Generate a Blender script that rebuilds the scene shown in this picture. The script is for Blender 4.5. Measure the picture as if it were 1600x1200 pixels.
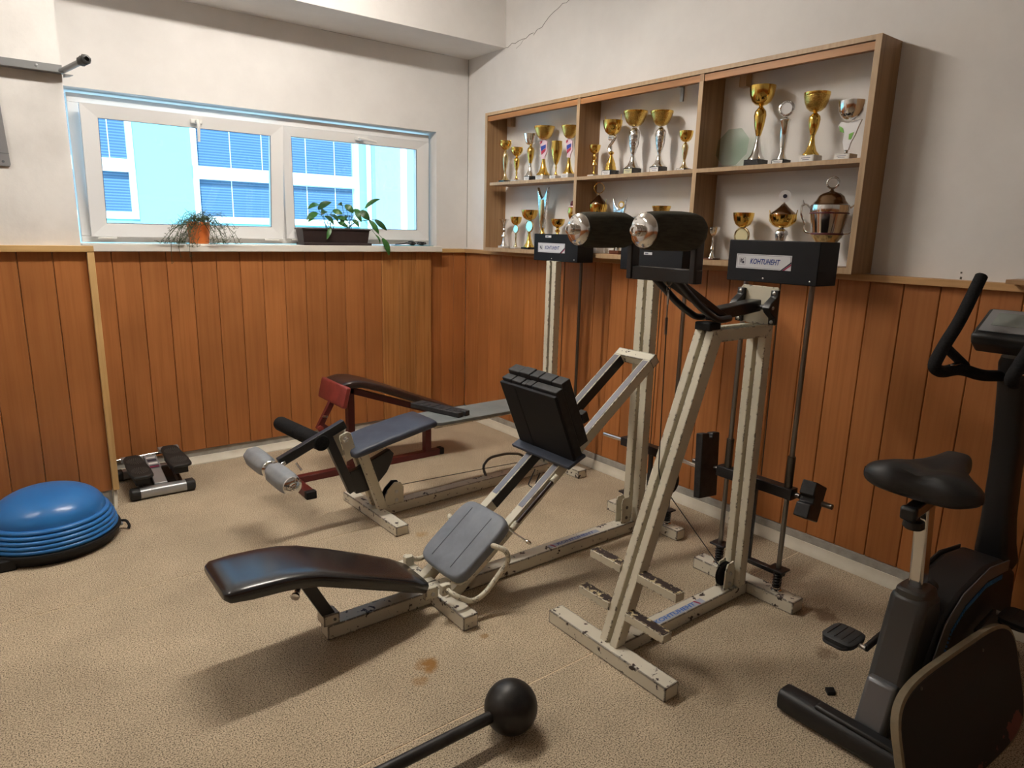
import bpy, bmesh, math, random
from mathutils import Vector, Matrix
from math import sin, cos, pi, radians, sqrt

# ---------------------------------------------------------------- scene, camera, light
for o in list(bpy.data.objects):
    bpy.data.objects.remove(o)
scene = bpy.context.scene
COL = scene.collection
random.seed(7)

YAW, PITCH, ROLL = 0.662825, -0.221154, 0.0250712
fw = Vector((sin(YAW) * cos(PITCH), cos(YAW) * cos(PITCH), sin(PITCH)))
r0 = Vector((cos(YAW), -sin(YAW), 0))
u0 = r0.cross(fw)
rt = cos(ROLL) * r0 + sin(ROLL) * u0
up = -sin(ROLL) * r0 + cos(ROLL) * u0
cam_d = bpy.data.cameras.new('camera')
cam_d.sensor_width = 36
cam_d.lens = 36 * 1062.86 / 1600
cam_d.clip_start = 0.02
cam = bpy.data.objects.new('camera', cam_d)
COL.objects.link(cam)
cam.matrix_world = Matrix(((rt.x, up.x, -fw.x, 0), (rt.y, up.y, -fw.y, 0), (rt.z, up.z, -fw.z, 1.55), (0, 0, 0, 1)))
scene.camera = cam

world = bpy.data.worlds.new('sky')
scene.world = world
world.use_nodes = True
wb = world.node_tree.nodes['Background']
wb.inputs['Color'].default_value = (0.30, 0.62, 1.0, 1)
wb.inputs['Strength'].default_value = 2.0

sun_d = bpy.data.lights.new('sun_offscreen', 'SUN')
sun_d.energy = 12.0
sun_d.color = (0.72, 0.93, 1.0)
sun_d.angle = 0.01
sun = bpy.data.objects.new('sun_offscreen', sun_d)
COL.objects.link(sun)
sun.rotation_euler = Vector((0.35, 0.75, -0.95)).to_track_quat('-Z', 'Y').to_euler()

scene.view_settings.view_transform = 'Standard'
scene.view_settings.look = 'None'
scene.view_settings.exposure = 0.0
scene.view_settings.gamma = 1.0
scene.view_settings.use_curve_mapping = False

LAMP_POWER = 118.0      # emission strength of the ceiling tubes' diffuser

# ---------------------------------------------------------------- materials
MATS = {}


def new_mat(name):
    m = bpy.data.materials.new(name)
    m.use_nodes = True
    nt = m.node_tree
    MATS[name] = m
    return m, nt, nt.nodes['Principled BSDF']


def N(nt, kind, **kw):
    n = nt.nodes.new('ShaderNode' + kind)
    for k, v in kw.items():
        if k in n.inputs:
            n.inputs[k].default_value = v
        else:
            setattr(n, k, v)
    return n


def L(nt, a, ao, b, bi):
    nt.links.new(a.outputs[ao], b.inputs[bi])


def ramp(nt, stops):
    r = nt.nodes.new('ShaderNodeValToRGB')
    e = r.color_ramp.elements
    while len(e) < len(stops):
        e.new(0.5)
    for i, (p, c) in enumerate(stops):
        e[i].position = p
        e[i].color = (c[0], c[1], c[2], 1) if len(c) == 3 else c
    return r


def c4(c):
    return (c[0], c[1], c[2], 1)


def plain(name, col, rough=0.5, metal=0.0, spec=0.5, coat=0.0):
    m, nt, b = new_mat(name)
    b.inputs['Base Color'].default_value = c4(col)
    b.inputs['Roughness'].default_value = rough
    b.inputs['Metallic'].default_value = metal
    b.inputs['Specular IOR Level'].default_value = spec
    b.inputs['Coat Weight'].default_value = coat
    return m


def mottled(name, ca, cb, scale, rough=0.6, bump=0.0, detail=4, stretch=(1, 1, 1), metal=0.0, lo=0.35, hi=0.65, spec=0.5, bdist=0.002):
    m, nt, b = new_mat(name)
    tc = N(nt, 'TexCoord')
    mp = N(nt, 'Mapping')
    mp.inputs['Scale'].default_value = stretch
    L(nt, tc, 'Object', mp, 'Vector')
    no = N(nt, 'TexNoise', Scale=scale, Detail=detail, Roughness=0.6)
    L(nt, mp, 'Vector', no, 'Vector')
    r = ramp(nt, [(lo, ca), (hi, cb)])
    L(nt, no, 'Fac', r, 'Fac')
    L(nt, r, 'Color', b, 'Base Color')
    b.inputs['Roughness'].default_value = rough
    b.inputs['Metallic'].default_value = metal
    b.inputs['Specular IOR Level'].default_value = spec
    if bump:
        bp = N(nt, 'Bump', Strength=bump, Distance=bdist)
        L(nt, no, 'Fac', bp, 'Height')
        L(nt, bp, 'Normal', b, 'Normal')
    return m


def plank_mat(name, base, dark, light, grain=1.0, rough=0.45, axis='z'):
    m, nt, b = new_mat(name)
    tc = N(nt, 'TexCoord')
    oi = N(nt, 'ObjectInfo')
    add = N(nt, 'VectorMath', operation='ADD')
    sc = N(nt, 'VectorMath', operation='SCALE')
    sc.inputs['Scale'].default_value = 7.3
    cmb = N(nt, 'CombineXYZ')
    L(nt, oi, 'Random', cmb, 'X'); L(nt, oi, 'Random', cmb, 'Y'); L(nt, oi, 'Random', cmb, 'Z')
    L(nt, cmb, 'Vector', sc, 0)
    L(nt, tc, 'Object', add, 0); L(nt, sc, 'Vector', add, 1)
    mp = N(nt, 'Mapping')
    mp.inputs['Scale'].default_value = {'z': (60, 60, 1.6), 'y': (60, 1.6, 60), 'x': (1.6, 60, 60)}[axis]
    L(nt, add, 'Vector', mp, 'Vector')
    no = N(nt, 'TexNoise', Scale=1.0, Detail=5, Roughness=0.55)
    L(nt, mp, 'Vector', no, 'Vector')
    r = ramp(nt, [(0.3, dark), (0.5, base), (0.72, light)])
    L(nt, no, 'Fac', r, 'Fac')
    no2 = N(nt, 'TexNoise', Scale=2.2, Detail=2)
    L(nt, add, 'Vector', no2, 'Vector')
    hsv = N(nt, 'HueSaturation')
    mr = N(nt, 'MapRange')
    mr.inputs['From Min'].default_value = 0.3; mr.inputs['From Max'].default_value = 0.7
    mr.inputs['To Min'].default_value = 0.88; mr.inputs['To Max'].default_value = 1.12
    L(nt, no2, 'Fac', mr, 'Value')
    mr2 = N(nt, 'MapRange')
    mr2.inputs['To Min'].default_value = 0.93; mr2.inputs['To Max'].default_value = 1.07
    L(nt, oi, 'Random', mr2, 'Value')
    mu = N(nt, 'Math', operation='MULTIPLY')
    L(nt, mr, 'Result', mu, 0); L(nt, mr2, 'Result', mu, 1)
    L(nt, mu, 'Value', hsv, 'Value')
    L(nt, r, 'Color', hsv, 'Color')
    L(nt, hsv, 'Color', b, 'Base Color')
    b.inputs['Roughness'].default_value = rough
    b.inputs['Specular IOR Level'].default_value = 0.35
    bp = N(nt, 'Bump', Strength=0.12 * grain, Distance=0.001)
    L(nt, no, 'Fac', bp, 'Height')
    L(nt, bp, 'Normal', b, 'Normal')
    return m


def chipped(name, paint, under, amount, edge_amt, scale=22, rough=0.42):
    """painted steel: chips by noise on the faces, worn edges by comparing the bevelled normal"""
    m, nt, b = new_mat(name)
    tc = N(nt, 'TexCoord')
    n1 = N(nt, 'TexNoise', Scale=scale, Detail=6, Roughness=0.62)
    n2 = N(nt, 'TexNoise', Scale=scale * 2.4, Detail=5, Roughness=0.65)
    L(nt, tc, 'Object', n1, 'Vector'); L(nt, tc, 'Object', n2, 'Vector')
    t1 = N(nt, 'Math', operation='GREATER_THAN'); t1.inputs[1].default_value = 1.0 - amount
    L(nt, n1, 'Fac', t1, 0)
    bv = N(nt, 'Bevel', Radius=0.009); bv.samples = 6
    ge = N(nt, 'NewGeometry')
    dt = N(nt, 'VectorMath', operation='DOT_PRODUCT')
    L(nt, bv, 'Normal', dt, 0); L(nt, ge, 'True Normal', dt, 1)
    e1 = N(nt, 'Math', operation='LESS_THAN'); e1.inputs[1].default_value = 0.985
    L(nt, dt, 'Value', e1, 0)
    t2 = N(nt, 'Math', operation='GREATER_THAN'); t2.inputs[1].default_value = 1.0 - edge_amt
    L(nt, n2, 'Fac', t2, 0)
    mu = N(nt, 'Math', operation='MULTIPLY'); L(nt, e1, 'Value', mu, 0); L(nt, t2, 'Value', mu, 1)
    mx = N(nt, 'Math', operation='MAXIMUM'); L(nt, t1, 'Value', mx, 0); L(nt, mu, 'Value', mx, 1)
    n3 = N(nt, 'TexNoise', Scale=5, Detail=3); L(nt, tc, 'Object', n3, 'Vector')
    rp = ramp(nt, [(0.3, tuple(c * 0.86 for c in paint)), (0.7, paint)]); L(nt, n3, 'Fac', rp, 'Fac')
    mix = N(nt, 'Mix', data_type='RGBA')
    mix.inputs['B'].default_value = c4(under)
    nt.links.new(mx.outputs[0], mix.inputs['Factor'])
    nt.links.new(rp.outputs['Color'], mix.inputs[6])
    mix.inputs[7].default_value = c4(under)
    nt.links.new(mix.outputs[2], b.inputs['Base Color'])
    b.inputs['Roughness'].default_value = rough
    bp = N(nt, 'Bump', Strength=0.5, Distance=0.001, invert=True)
    L(nt, mx, 'Value', bp, 'Height'); L(nt, bp, 'Normal', b, 'Normal')
    return m


mottled('plaster', (0.72, 0.70, 0.68), (0.78, 0.76, 0.74), 3.0, 0.9, 0.25, 8, bdist=0.003)
mottled('plaster_rough', (0.68, 0.665, 0.645), (0.76, 0.745, 0.725), 5.0, 0.95, 0.6, 10, bdist=0.006)
plank_mat('wood_plank', (0.40, 0.150, 0.045), (0.35, 0.127, 0.037), (0.43, 0.167, 0.052), 0.6)
plank_mat('wood_plank_pale', (0.43, 0.185, 0.055), (0.30, 0.115, 0.032), (0.50, 0.23, 0.075), 2.0)
plank_mat('wood_cap', (0.44, 0.255, 0.110), (0.36, 0.20, 0.08), (0.50, 0.30, 0.14), 1.0, axis='y')
plank_mat('wood_cap_x', (0.60, 0.38, 0.155), (0.50, 0.30, 0.11), (0.66, 0.44, 0.20), 1.0, axis='x')
plank_mat('wood_batten', (0.60, 0.38, 0.155), (0.50, 0.30, 0.11), (0.66, 0.44, 0.20), 1.0)
plank_mat('wood_shelf', (0.335, 0.195, 0.095), (0.26, 0.145, 0.068), (0.39, 0.235, 0.12), 1.0)
plank_mat('wood_shelf_h', (0.335, 0.195, 0.095), (0.26, 0.145, 0.068), (0.39, 0.235, 0.12), 1.0, axis='y')
plank_mat('wood_shelf_edge', (0.44, 0.30, 0.175), (0.38, 0.25, 0.14), (0.48, 0.34, 0.2), 0.6)
plank_mat('wood_fascia', (0.40, 0.185, 0.068), (0.32, 0.14, 0.05), (0.46, 0.225, 0.09), 1.0, axis='y')
mottled('concrete_strip', (0.30, 0.285, 0.25), (0.42, 0.40, 0.36), 14, 0.9, 0.3)
mottled('cream_strip', (0.66, 0.61, 0.50), (0.74, 0.69, 0.58), 8, 0.6, 0.1)
plain('pvc_white', (0.80, 0.795, 0.79), 0.35)
plain('sill_white', (0.76, 0.73, 0.665), 0.4)
plain('gasket', (0.10, 0.11, 0.13), 0.6)
plain('white_plastic', (0.78, 0.77, 0.74), 0.4)
chipped('paint_cream', (0.66, 0.615, 0.485), (0.045, 0.03, 0.022), 0.27, 0.44)
chipped('paint_chipped', (0.68, 0.64, 0.53), (0.030, 0.018, 0.015), 0.39, 0.60, 26)
plain('black_steel', (0.012, 0.012, 0.014), 0.33, 0.0, 0.5)
mottled('black_box', (0.007, 0.007, 0.009), (0.010, 0.010, 0.012), 6, 0.55, spec=0.22)
plain('black_rubber', (0.010, 0.010, 0.011), 0.7, 0, 0.3)
mottled('black_iron', (0.007, 0.007, 0.008), (0.022, 0.021, 0.022), 30, 0.55, 0.3)
plain('chrome', (0.78, 0.77, 0.76), 0.13, 1.0)
plain('steel_rod', (0.30, 0.29, 0.28), 0.32, 1.0)
plain('steel_dark', (0.14, 0.13, 0.12), 0.38, 1.0)
plain('rail_steel', (0.22, 0.22, 0.25), 0.33, 0.8)
mottled('bolt_steel', (0.45, 0.44, 0.42), (0.6, 0.6, 0.58), 30, 0.35, metal=1.0)
mottled('leather_black', (0.010, 0.010, 0.012), (0.016, 0.015, 0.017), 60, 0.24, 0.12, bdist=0.0008, spec=0.8)
mottled('leather_blue', (0.035, 0.043, 0.066), (0.055, 0.066, 0.095), 9, 0.5, 0.15, bdist=0.0008)
mottled('vinyl_grey', (0.14, 0.155, 0.185), (0.19, 0.21, 0.245), 7, 0.55, 0.2, bdist=0.002)
mottled('vinyl_green_grey', (0.15, 0.165, 0.165), (0.20, 0.215, 0.21), 9, 0.5)
mottled('vinyl_roller_grey', (0.20, 0.215, 0.23), (0.27, 0.285, 0.30), 10, 0.5, 0.3, bdist=0.004)
mottled('leather_brown', (0.020, 0.009, 0.007), (0.036, 0.016, 0.012), 20, 0.35, 0.1)
mottled('red_vinyl', (0.17, 0.022, 0.018), (0.24, 0.036, 0.027), 12, 0.5, 0.2)
chipped('red_paint', (0.10, 0.010, 0.010), (0.03, 0.012, 0.012), 0.25, 0.40)
mottled('olive_cloth', (0.055, 0.052, 0.041), (0.078, 0.074, 0.058), 40, 0.95, 0.3, stretch=(0.5, 3, 3), bdist=0.002, spec=0.1)
mottled('foam_black', (0.010, 0.010, 0.011), (0.018, 0.018, 0.018), 120, 0.95, 0.4, spec=0.1)
mottled('foam_grip', (0.012, 0.012, 0.013), (0.02, 0.02, 0.021), 160, 0.9, 0.4, spec=0.15)
mottled('grip_brown', (0.018, 0.010, 0.009), (0.04, 0.024, 0.02), 30, 0.6, 0.3)
chipped('step_grip', (0.028, 0.015, 0.013), (0.55, 0.46, 0.27), 0.40, 0.5, 34, 0.6)
plain('sticker_white', (0.62, 0.63, 0.66), 0.35)
plain('sticker_grey', (0.36, 0.40, 0.50), 0.4)
plain('ink_blue', (0.015, 0.04, 0.22), 0.4)
plain('ink_sky', (0.03, 0.14, 0.48), 0.4)
plain('ink_dark', (0.02, 0.02, 0.04), 0.4)
plain('ink_red', (0.30, 0.01, 0.06), 0.4)
plain('ink_line', (0.12, 0.12, 0.18), 0.4)
plain('gold', (0.78, 0.52, 0.13), 0.14, 1.0)
mottled('gold_mesh', (0.50, 0.33, 0.085), (0.74, 0.52, 0.16), 190, 0.24, 0.8, 2, metal=1.0, bdist=0.002)
plain('gold_pale', (0.72, 0.60, 0.36), 0.2, 1.0)
plain('silver', (0.80, 0.79, 0.78), 0.12, 1.0)
mottled('silver_cut', (0.45, 0.45, 0.46), (0.95, 0.95, 0.95), 60, 0.18, 0.9, 2, metal=1.0, bdist=0.004)
plain('bronze', (0.36, 0.24, 0.15), 0.16, 1.0)
plain('wine_band', (0.09, 0.012, 0.018), 0.3)
mottled('marble_black', (0.008, 0.008, 0.009), (0.02, 0.02, 0.022), 20, 0.25)
mottled('marble_white', (0.52, 0.50, 0.46), (0.68, 0.66, 0.62), 20, 0.4)
mottled('marble_brown', (0.10, 0.035, 0.02), (0.16, 0.06, 0.035), 25, 0.35)
plain('plate_white', (0.72, 0.70, 0.68), 0.4)
plain('plate_gold', (0.66, 0.58, 0.34), 0.35, 0.3)
plain('enamel_pink', (0.72, 0.52, 0.58), 0.4)
plain('enamel_white', (0.75, 0.74, 0.75), 0.35)
plain('enamel_blue', (0.02, 0.04, 0.30), 0.35)
plain('enamel_red', (0.42, 0.02, 0.05), 0.35)
plain('enamel_sky', (0.22, 0.55, 0.85), 0.35)
plain('enamel_green', (0.16, 0.42, 0.05), 0.35)
mottled('bosu_blue', (0.020, 0.155, 0.46), (0.024, 0.18, 0.51), 4, 0.28)
plain('bosu_black', (0.010, 0.010, 0.011), 0.6, 0, 0.3)
mottled('terracotta', (0.62, 0.13, 0.02), (0.74, 0.20, 0.04), 12, 0.6)
mottled('planter_brown', (0.022, 0.013, 0.013), (0.032, 0.02, 0.019), 12, 0.5)
mottled('soil', (0.02, 0.012, 0.008), (0.04, 0.025, 0.015), 60, 0.95, 0.6)
mottled('leaf_green', (0.018, 0.085, 0.014), (0.045, 0.16, 0.03), 14, 0.4)
mottled('leaf_dark', (0.010, 0.045, 0.010), (0.022, 0.085, 0.018), 14, 0.4)
mottled('twig_green', (0.035, 0.055, 0.022), (0.07, 0.095, 0.04), 40, 0.6)
plain('cloth_teal', (0.06, 0.22, 0.22), 0.8)
plain('lens_dark', (0.012, 0.012, 0.013), 0.12)
plain('bracket_grey', (0.27, 0.275, 0.28), 0.42, 0.5)
plain('plate_grey', (0.26, 0.26, 0.27), 0.5, 0.3)
plain('tape_black', (0.010, 0.010, 0.010), 0.5)
plain('bike_black', (0.010, 0.010, 0.011), 0.5)
plain('bike_grey', (0.075, 0.075, 0.075), 0.36, 0.4)
plain('bike_silver', (0.16, 0.165, 0.175), 0.35, 0.5)
plain('bike_blue', (0.02, 0.20, 0.50), 0.4)
plain('lcd', (0.22, 0.24, 0.22), 0.25)
mottled('saddle_black', (0.011, 0.011, 0.012), (0.016, 0.016, 0.017), 80, 0.5, 0.1)
plain('pedal_grey', (0.035, 0.037, 0.039), 0.65)
plain('silver_plastic', (0.40, 0.41, 0.42), 0.35, 0.6)
plain('step_black', (0.012, 0.012, 0.012), 0.6)
plain('ball_dot', (0.10, 0.10, 0.09), 0.6)
mottled('cast_iron', (0.020, 0.019, 0.019), (0.045, 0.043, 0.041), 14, 0.42, 0.35, 6, metal=0.55)
mottled('board_edge', (0.20, 0.16, 0.10), (0.28, 0.22, 0.14), 20, 0.7)
chipped('board_face', (0.007, 0.007, 0.008), (0.17, 0.055, 0.045), 0.375, 0.0, 5.0, 0.6)
plain('facade_cyan', (0.25, 0.50, 0.53), 0.9)
plain('facade_grey', (0.30, 0.40, 0.50), 0.9)
plain('facade_white', (0.80, 0.84, 0.84), 0.6)
plain('facade_glass', (0.05, 0.14, 0.33), 0.15)
plain('blind_slat', (0.13, 0.25, 0.44), 0.6)
plain('blind_slat_pale', (0.24, 0.42, 0.50), 0.6)
mottled('yard', (0.66, 0.67, 0.66), (0.74, 0.74, 0.72), 3, 0.9)
plain('ceiling_white', (0.74, 0.71, 0.65), 0.9)
plain('lamp_housing', (0.7, 0.7, 0.7), 0.4)
plain('seam_backing', (0.85, 0.70, 0.48), 0.8)
plain('crack', (0.10, 0.09, 0.075), 0.95)

# window glass: clear pane with a mirror-like fresnel share
m, nt, b = new_mat('pane_glass')
nt.nodes.remove(b)
tr = N(nt, 'BsdfTransparent'); tr.inputs['Color'].default_value = (0.93, 0.97, 0.98, 1)
gl = N(nt, 'BsdfGlossy', Roughness=0.02)
lw = N(nt, 'LayerWeight')
pw = N(nt, 'Math', operation='POWER'); pw.inputs[1].default_value = 5.0; L(nt, lw, 'Facing', pw, 0)
fr = N(nt, 'MapRange'); fr.inputs['To Min'].default_value = 0.04; fr.inputs['To Max'].default_value = 0.9; L(nt, pw, 'Value', fr, 'Value')
ms = N(nt, 'MixShader')
L(nt, fr, 'Result', ms, 0); L(nt, tr, 'BSDF', ms, 1); L(nt, gl, 'BSDF', ms, 2)
nt.links.new(ms.outputs[0], nt.nodes['Material Output'].inputs['Surface'])
m, nt, b = new_mat('award_glass')
nt.nodes.remove(b)
tr = N(nt, 'BsdfTransparent'); tr.inputs['Color'].default_value = (0.80, 0.87, 0.83, 1)
gl = N(nt, 'BsdfGlossy', Roughness=0.05)
lw = N(nt, 'LayerWeight')
pw = N(nt, 'Math', operation='POWER'); pw.inputs[1].default_value = 5.0; L(nt, lw, 'Facing', pw, 0)
fr = N(nt, 'MapRange'); fr.inputs['To Min'].default_value = 0.04; fr.inputs['To Max'].default_value = 0.9; L(nt, pw, 'Value', fr, 'Value')
ms = N(nt, 'MixShader')
L(nt, fr, 'Result', ms, 0); L(nt, tr, 'BSDF', ms, 1); L(nt, gl, 'BSDF', ms, 2)
nt.links.new(ms.outputs[0], nt.nodes['Material Output'].inputs['Surface'])
m, nt, b = new_mat('lamp_glow_dim')
b.inputs['Emission Color'].default_value = (1.0, 0.93, 0.84, 1)
b.inputs['Emission Strength'].default_value = LAMP_POWER * 0.42
m, nt, b = new_mat('lamp_glow')
b.inputs['Emission Color'].default_value = (1.0, 0.93, 0.84, 1)
b.inputs['Emission Strength'].default_value = LAMP_POWER

# carpet: speckled needle felt with a few rust stains
m, nt, b = new_mat('carpet')
tc = N(nt, 'TexCoord')
n1 = N(nt, 'TexNoise', Scale=215, Detail=2, Roughness=0.7); L(nt, tc, 'Object', n1, 'Vector')
n2 = N(nt, 'TexNoise', Scale=2.2, Detail=4, Roughness=0.6); L(nt, tc, 'Object', n2, 'Vector')
n3 = N(nt, 'TexNoise', Scale=90, Detail=2); L(nt, tc, 'Object', n3, 'Vector')
r1 = ramp(nt, [(0.40, (0.12, 0.097, 0.072)), (0.47, (0.46, 0.375, 0.27)), (0.62, (0.66, 0.555, 0.42))]); L(nt, n1, 'Fac', r1, 'Fac')
r2 = ramp(nt, [(0.3, (0.80, 0.78, 0.75)), (0.7, (1.08, 1.06, 1.02))]); L(nt, n2, 'Fac', r2, 'Fac')
mul = N(nt, 'Mix', data_type='RGBA', blend_type='MULTIPLY'); mul.inputs[0].default_value = 1.0
nt.links.new(r1.outputs['Color'], mul.inputs[6]); nt.links.new(r2.outputs['Color'], mul.inputs[7])
last = mul
for (sx, sy, rad, dens, colr) in [(1.125, 1.90, 0.075, 0.9, (0.26, 0.125, 0.03)), (1.06, 1.84, 0.05, 0.6, (0.28, 0.15, 0.05)),
                                  (1.66, 2.86, 0.06, 0.5, (0.34, 0.20, 0.07)), (1.40, 1.93, 0.03, 0.6, (0.27, 0.14, 0.04)),
                                  (2.66, 1.22, 0.11, 0.7, (0.12, 0.065, 0.035)), (2.40, 1.08, 0.08, 0.6, (0.12, 0.07, 0.04)),
                                  (2.0, 0.90, 0.10, 0.5, (0.2, 0.12, 0.06))]:
    vs = N(nt, 'VectorMath', operation='SUBTRACT'); vs.inputs[1].default_value = (sx, sy, 0); L(nt, tc, 'Object', vs, 0)
    ln = N(nt, 'VectorMath', operation='LENGTH'); L(nt, vs, 'Vector', ln, 0)
    ns = N(nt, 'TexNoise', Scale=22, Detail=4); L(nt, tc, 'Object', ns, 'Vector')
    mr = N(nt, 'MapRange'); mr.inputs['From Min'].default_value = rad; mr.inputs['From Max'].default_value = 0.0
    L(nt, ln, 'Value', mr, 'Value')
    ad = N(nt, 'Math', operation='MULTIPLY'); L(nt, mr, 'Result', ad, 0); L(nt, ns, 'Fac', ad, 1)
    mr3 = N(nt, 'MapRange'); mr3.inputs['From Min'].default_value = 0.16; mr3.inputs['From Max'].default_value = 0.36; mr3.inputs['To Max'].default_value = dens
    L(nt, ad, 'Value', mr3, 'Value')
    mx = N(nt, 'Mix', data_type='RGBA')
    nt.links.new(mr3.outputs['Result'], mx.inputs[0]); nt.links.new(last.outputs[2], mx.inputs[6]); mx.inputs[7].default_value = c4(colr)
    last = mx
nt.links.new(last.outputs[2], b.inputs['Base Color'])
b.inputs['Roughness'].default_value = 0.95
b.inputs['Specular IOR Level'].default_value = 0.15
bp = N(nt, 'Bump', Strength=0.15, Distance=0.002); L(nt, n3, 'Fac', bp, 'Height'); L(nt, bp, 'Normal', b, 'Normal')

# ---------------------------------------------------------------- mesh helpers
ORG = {}


def V(*a):
    return Vector(a)


class G:
    def __init__(self):
        self.v = []
        self.f = []

    def add(self, vs, fs):
        k = len(self.v)
        self.v += [Vector(p) for p in vs]
        self.f += [[i + k for i in f] for f in fs]
        return self

    def box(self, x0, x1, y0, y1, z0, z1):
        return self.add([(x0, y0, z0), (x1, y0, z0), (x1, y1, z0), (x0, y1, z0), (x0, y0, z1), (x1, y0, z1), (x1, y1, z1), (x0, y1, z1)],
                        [(0, 3, 2, 1), (4, 5, 6, 7), (0, 1, 5, 4), (1, 2, 6, 5), (2, 3, 7, 6), (3, 0, 4, 7)])

    def bar(self, p, q, w, h, side=(0, 1, 0)):
        """rectangular bar p->q: w across 'side', h across the third axis"""
        p, q = Vector(p), Vector(q)
        d = (q - p).normalized()
        s = Vector(side)
        s = (s - d * s.dot(d)).normalized()
        t = d.cross(s)
        o = [s * w / 2 + t * h / 2, -s * w / 2 + t * h / 2, -s * w / 2 - t * h / 2, s * w / 2 - t * h / 2]
        return self.add([p + k for k in o] + [q + k for k in o], [(3, 2, 1, 0), (4, 5, 6, 7), (0, 1, 5, 4), (1, 2, 6, 5), (2, 3, 7, 6), (3, 0, 4, 7)])

    def prism(self, poly, vec):
        n = len(poly)
        a = [Vector(p) for p in poly]
        vec = Vector(vec)
        return self.add(a + [p + vec for p in a], [list(range(n))[::-1], [i + n for i in range(n)]] + [(i, (i + 1) % n, (i + 1) % n + n, i + n) for i in range(n)])

    def xz(self, pts, y0, y1):
        return self.prism([(x, y0, z) for x, z in pts], (0, y1 - y0, 0))

    def cyl(self, p, q, r, r2=None, n=16):
        p, q = Vector(p), Vector(q)
        r2 = r if r2 is None else r2
        d = (q - p).normalized()
        s = d.orthogonal().normalized()
        t = d.cross(s)
        a = [p + (s * cos(2 * pi * i / n) + t * sin(2 * pi * i / n)) * r for i in range(n)]
        b = [q + (s * cos(2 * pi * i / n) + t * sin(2 * pi * i / n)) * r2 for i in range(n)]
        return self.add(a + b, [list(range(n))[::-1], [i + n for i in range(n)]] + [(i, (i + 1) % n, (i + 1) % n + n, i + n) for i in range(n)])

    def rings(self, rings, cap=True, closed=False):
        n = len(rings[0])
        vs = [p for r in rings for p in r]
        fs = []
        m = len(rings)
        for k in range(m if closed else m - 1):
            a, b = k * n, ((k + 1) % m) * n
            fs += [(a + i, a + (i + 1) % n, b + (i + 1) % n, b + i) for i in range(n)]
        if cap and not closed:
            fs += [list(range(n))[::-1], [(m - 1) * n + i for i in range(n)]]
        return self.add(vs, fs)

    def tube(self, pts, r, n=10, closed=False, flat=None):
        pts = [Vector(p) for p in pts]
        m = len(pts)
        rs = r if isinstance(r, (list, tuple)) else [r] * m
        rings = []
        prev = None
        for i in range(m):
            a = pts[i - 1] if (i > 0 or closed) else pts[i]
            b = pts[(i + 1) % m] if (i < m - 1 or closed) else pts[i]
            d = (b - a).normalized()
            s = d.orthogonal().normalized() if prev is None else (prev - d * prev.dot(d)).normalized()
            prev = s
            t = d.cross(s)
            rings.append([pts[i] + (s * cos(2 * pi * k / n) + t * sin(2 * pi * k / n)) * rs[i] for k in range(n)])
        return self.rings(rings, True, closed)

    def lathe(self, prof, c=(0, 0, 0), axis=(0, 0, 1), n=24, wob=None):
        c = Vector(c)
        d = Vector(axis).normalized()
        s = d.orthogonal().normalized()
        t = d.cross(s)
        rings = []
        for (r, h) in prof:
            r = max(r, 0.0002)
            rings.append([c + d * h + (s * cos(2 * pi * k / n) + t * sin(2 * pi * k / n)) * (r * (wob(k / n, h) if wob else 1)) for k in range(n)])
        return self.rings(rings)

    def sphere(self, c, r, nu=20, nv=12, sc=(1, 1, 1)):
        c = Vector(c)
        rings = []
        for j in range(nv + 1):
            a = pi * j / nv
            rr = max(sin(a), 0.004)
            rings.append([c + Vector((r * rr * cos(2 * pi * i / nu) * sc[0], r * rr * sin(2 * pi * i / nu) * sc[1], -r * cos(a) * sc[2])) for i in range(nu)])
        return self.rings(rings)

    def torus(self, c, R, r, axis=(0, 0, 1), n=24, k=8, a0=0, a1=2 * pi):
        c = Vector(c)
        d = Vector(axis).normalized()
        s = d.orthogonal().normalized()
        t = d.cross(s)
        full = abs(a1 - a0 - 2 * pi) < 1e-6
        cnt = n if full else n + 1
        pts = [c + (s * cos(a0 + (a1 - a0) * i / n) + t * sin(a0 + (a1 - a0) * i / n)) * R for i in range(cnt)]
        return self.tube(pts, r, k, closed=full)

    def rot(self, piv, axis, ang, start=0):
        R = Matrix.Rotation(ang, 3, Vector(axis))
        piv = Vector(piv)
        for i in range(start, len(self.v)):
            self.v[i] = R @ (self.v[i] - piv) + piv
        return self

    def build(self, name, mat, parent=None, origin=None, bevel=0.0, smooth=True, ang=40, seg=2, kind=None, sub=0):
        if parent is not None:
            o3 = ORG[parent]
        elif origin is not None:
            o3 = Vector(origin)
        else:
            lo = Vector((min(p.x for p in self.v), min(p.y for p in self.v), min(p.z for p in self.v)))
            hi = Vector((max(p.x for p in self.v), max(p.y for p in self.v), max(p.z for p in self.v)))
            o3 = Vector(((lo.x + hi.x) / 2, (lo.y + hi.y) / 2, lo.z))
        me = bpy.data.meshes.new(name)
        me.from_pydata([p - o3 for p in self.v], [], self.f)
        bm = bmesh.new(); bm.from_mesh(me)
        bmesh.ops.recalc_face_normals(bm, faces=bm.faces)
        bm.to_mesh(me); bm.free()
        if smooth:
            for p in me.polygons:
                p.use_smooth = True
            me.set_sharp_from_angle(angle=radians(ang))
        me.materials.append(MATS[mat])
        o = bpy.data.objects.new(name, me)
        COL.objects.link(o)
        ORG[o] = o3
        if parent is not None:
            o.parent = parent
        else:
            o.location = o3
        if bevel:
            bv = o.modifiers.new('bevel', 'BEVEL')
            bv.width = bevel; bv.segments = seg; bv.limit_method = 'ANGLE'; bv.angle_limit = radians(35)
            bv.harden_normals = False
        if sub:
            sb = o.modifiers.new('sub', 'SUBSURF'); sb.levels = sub; sb.render_levels = sub
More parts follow.
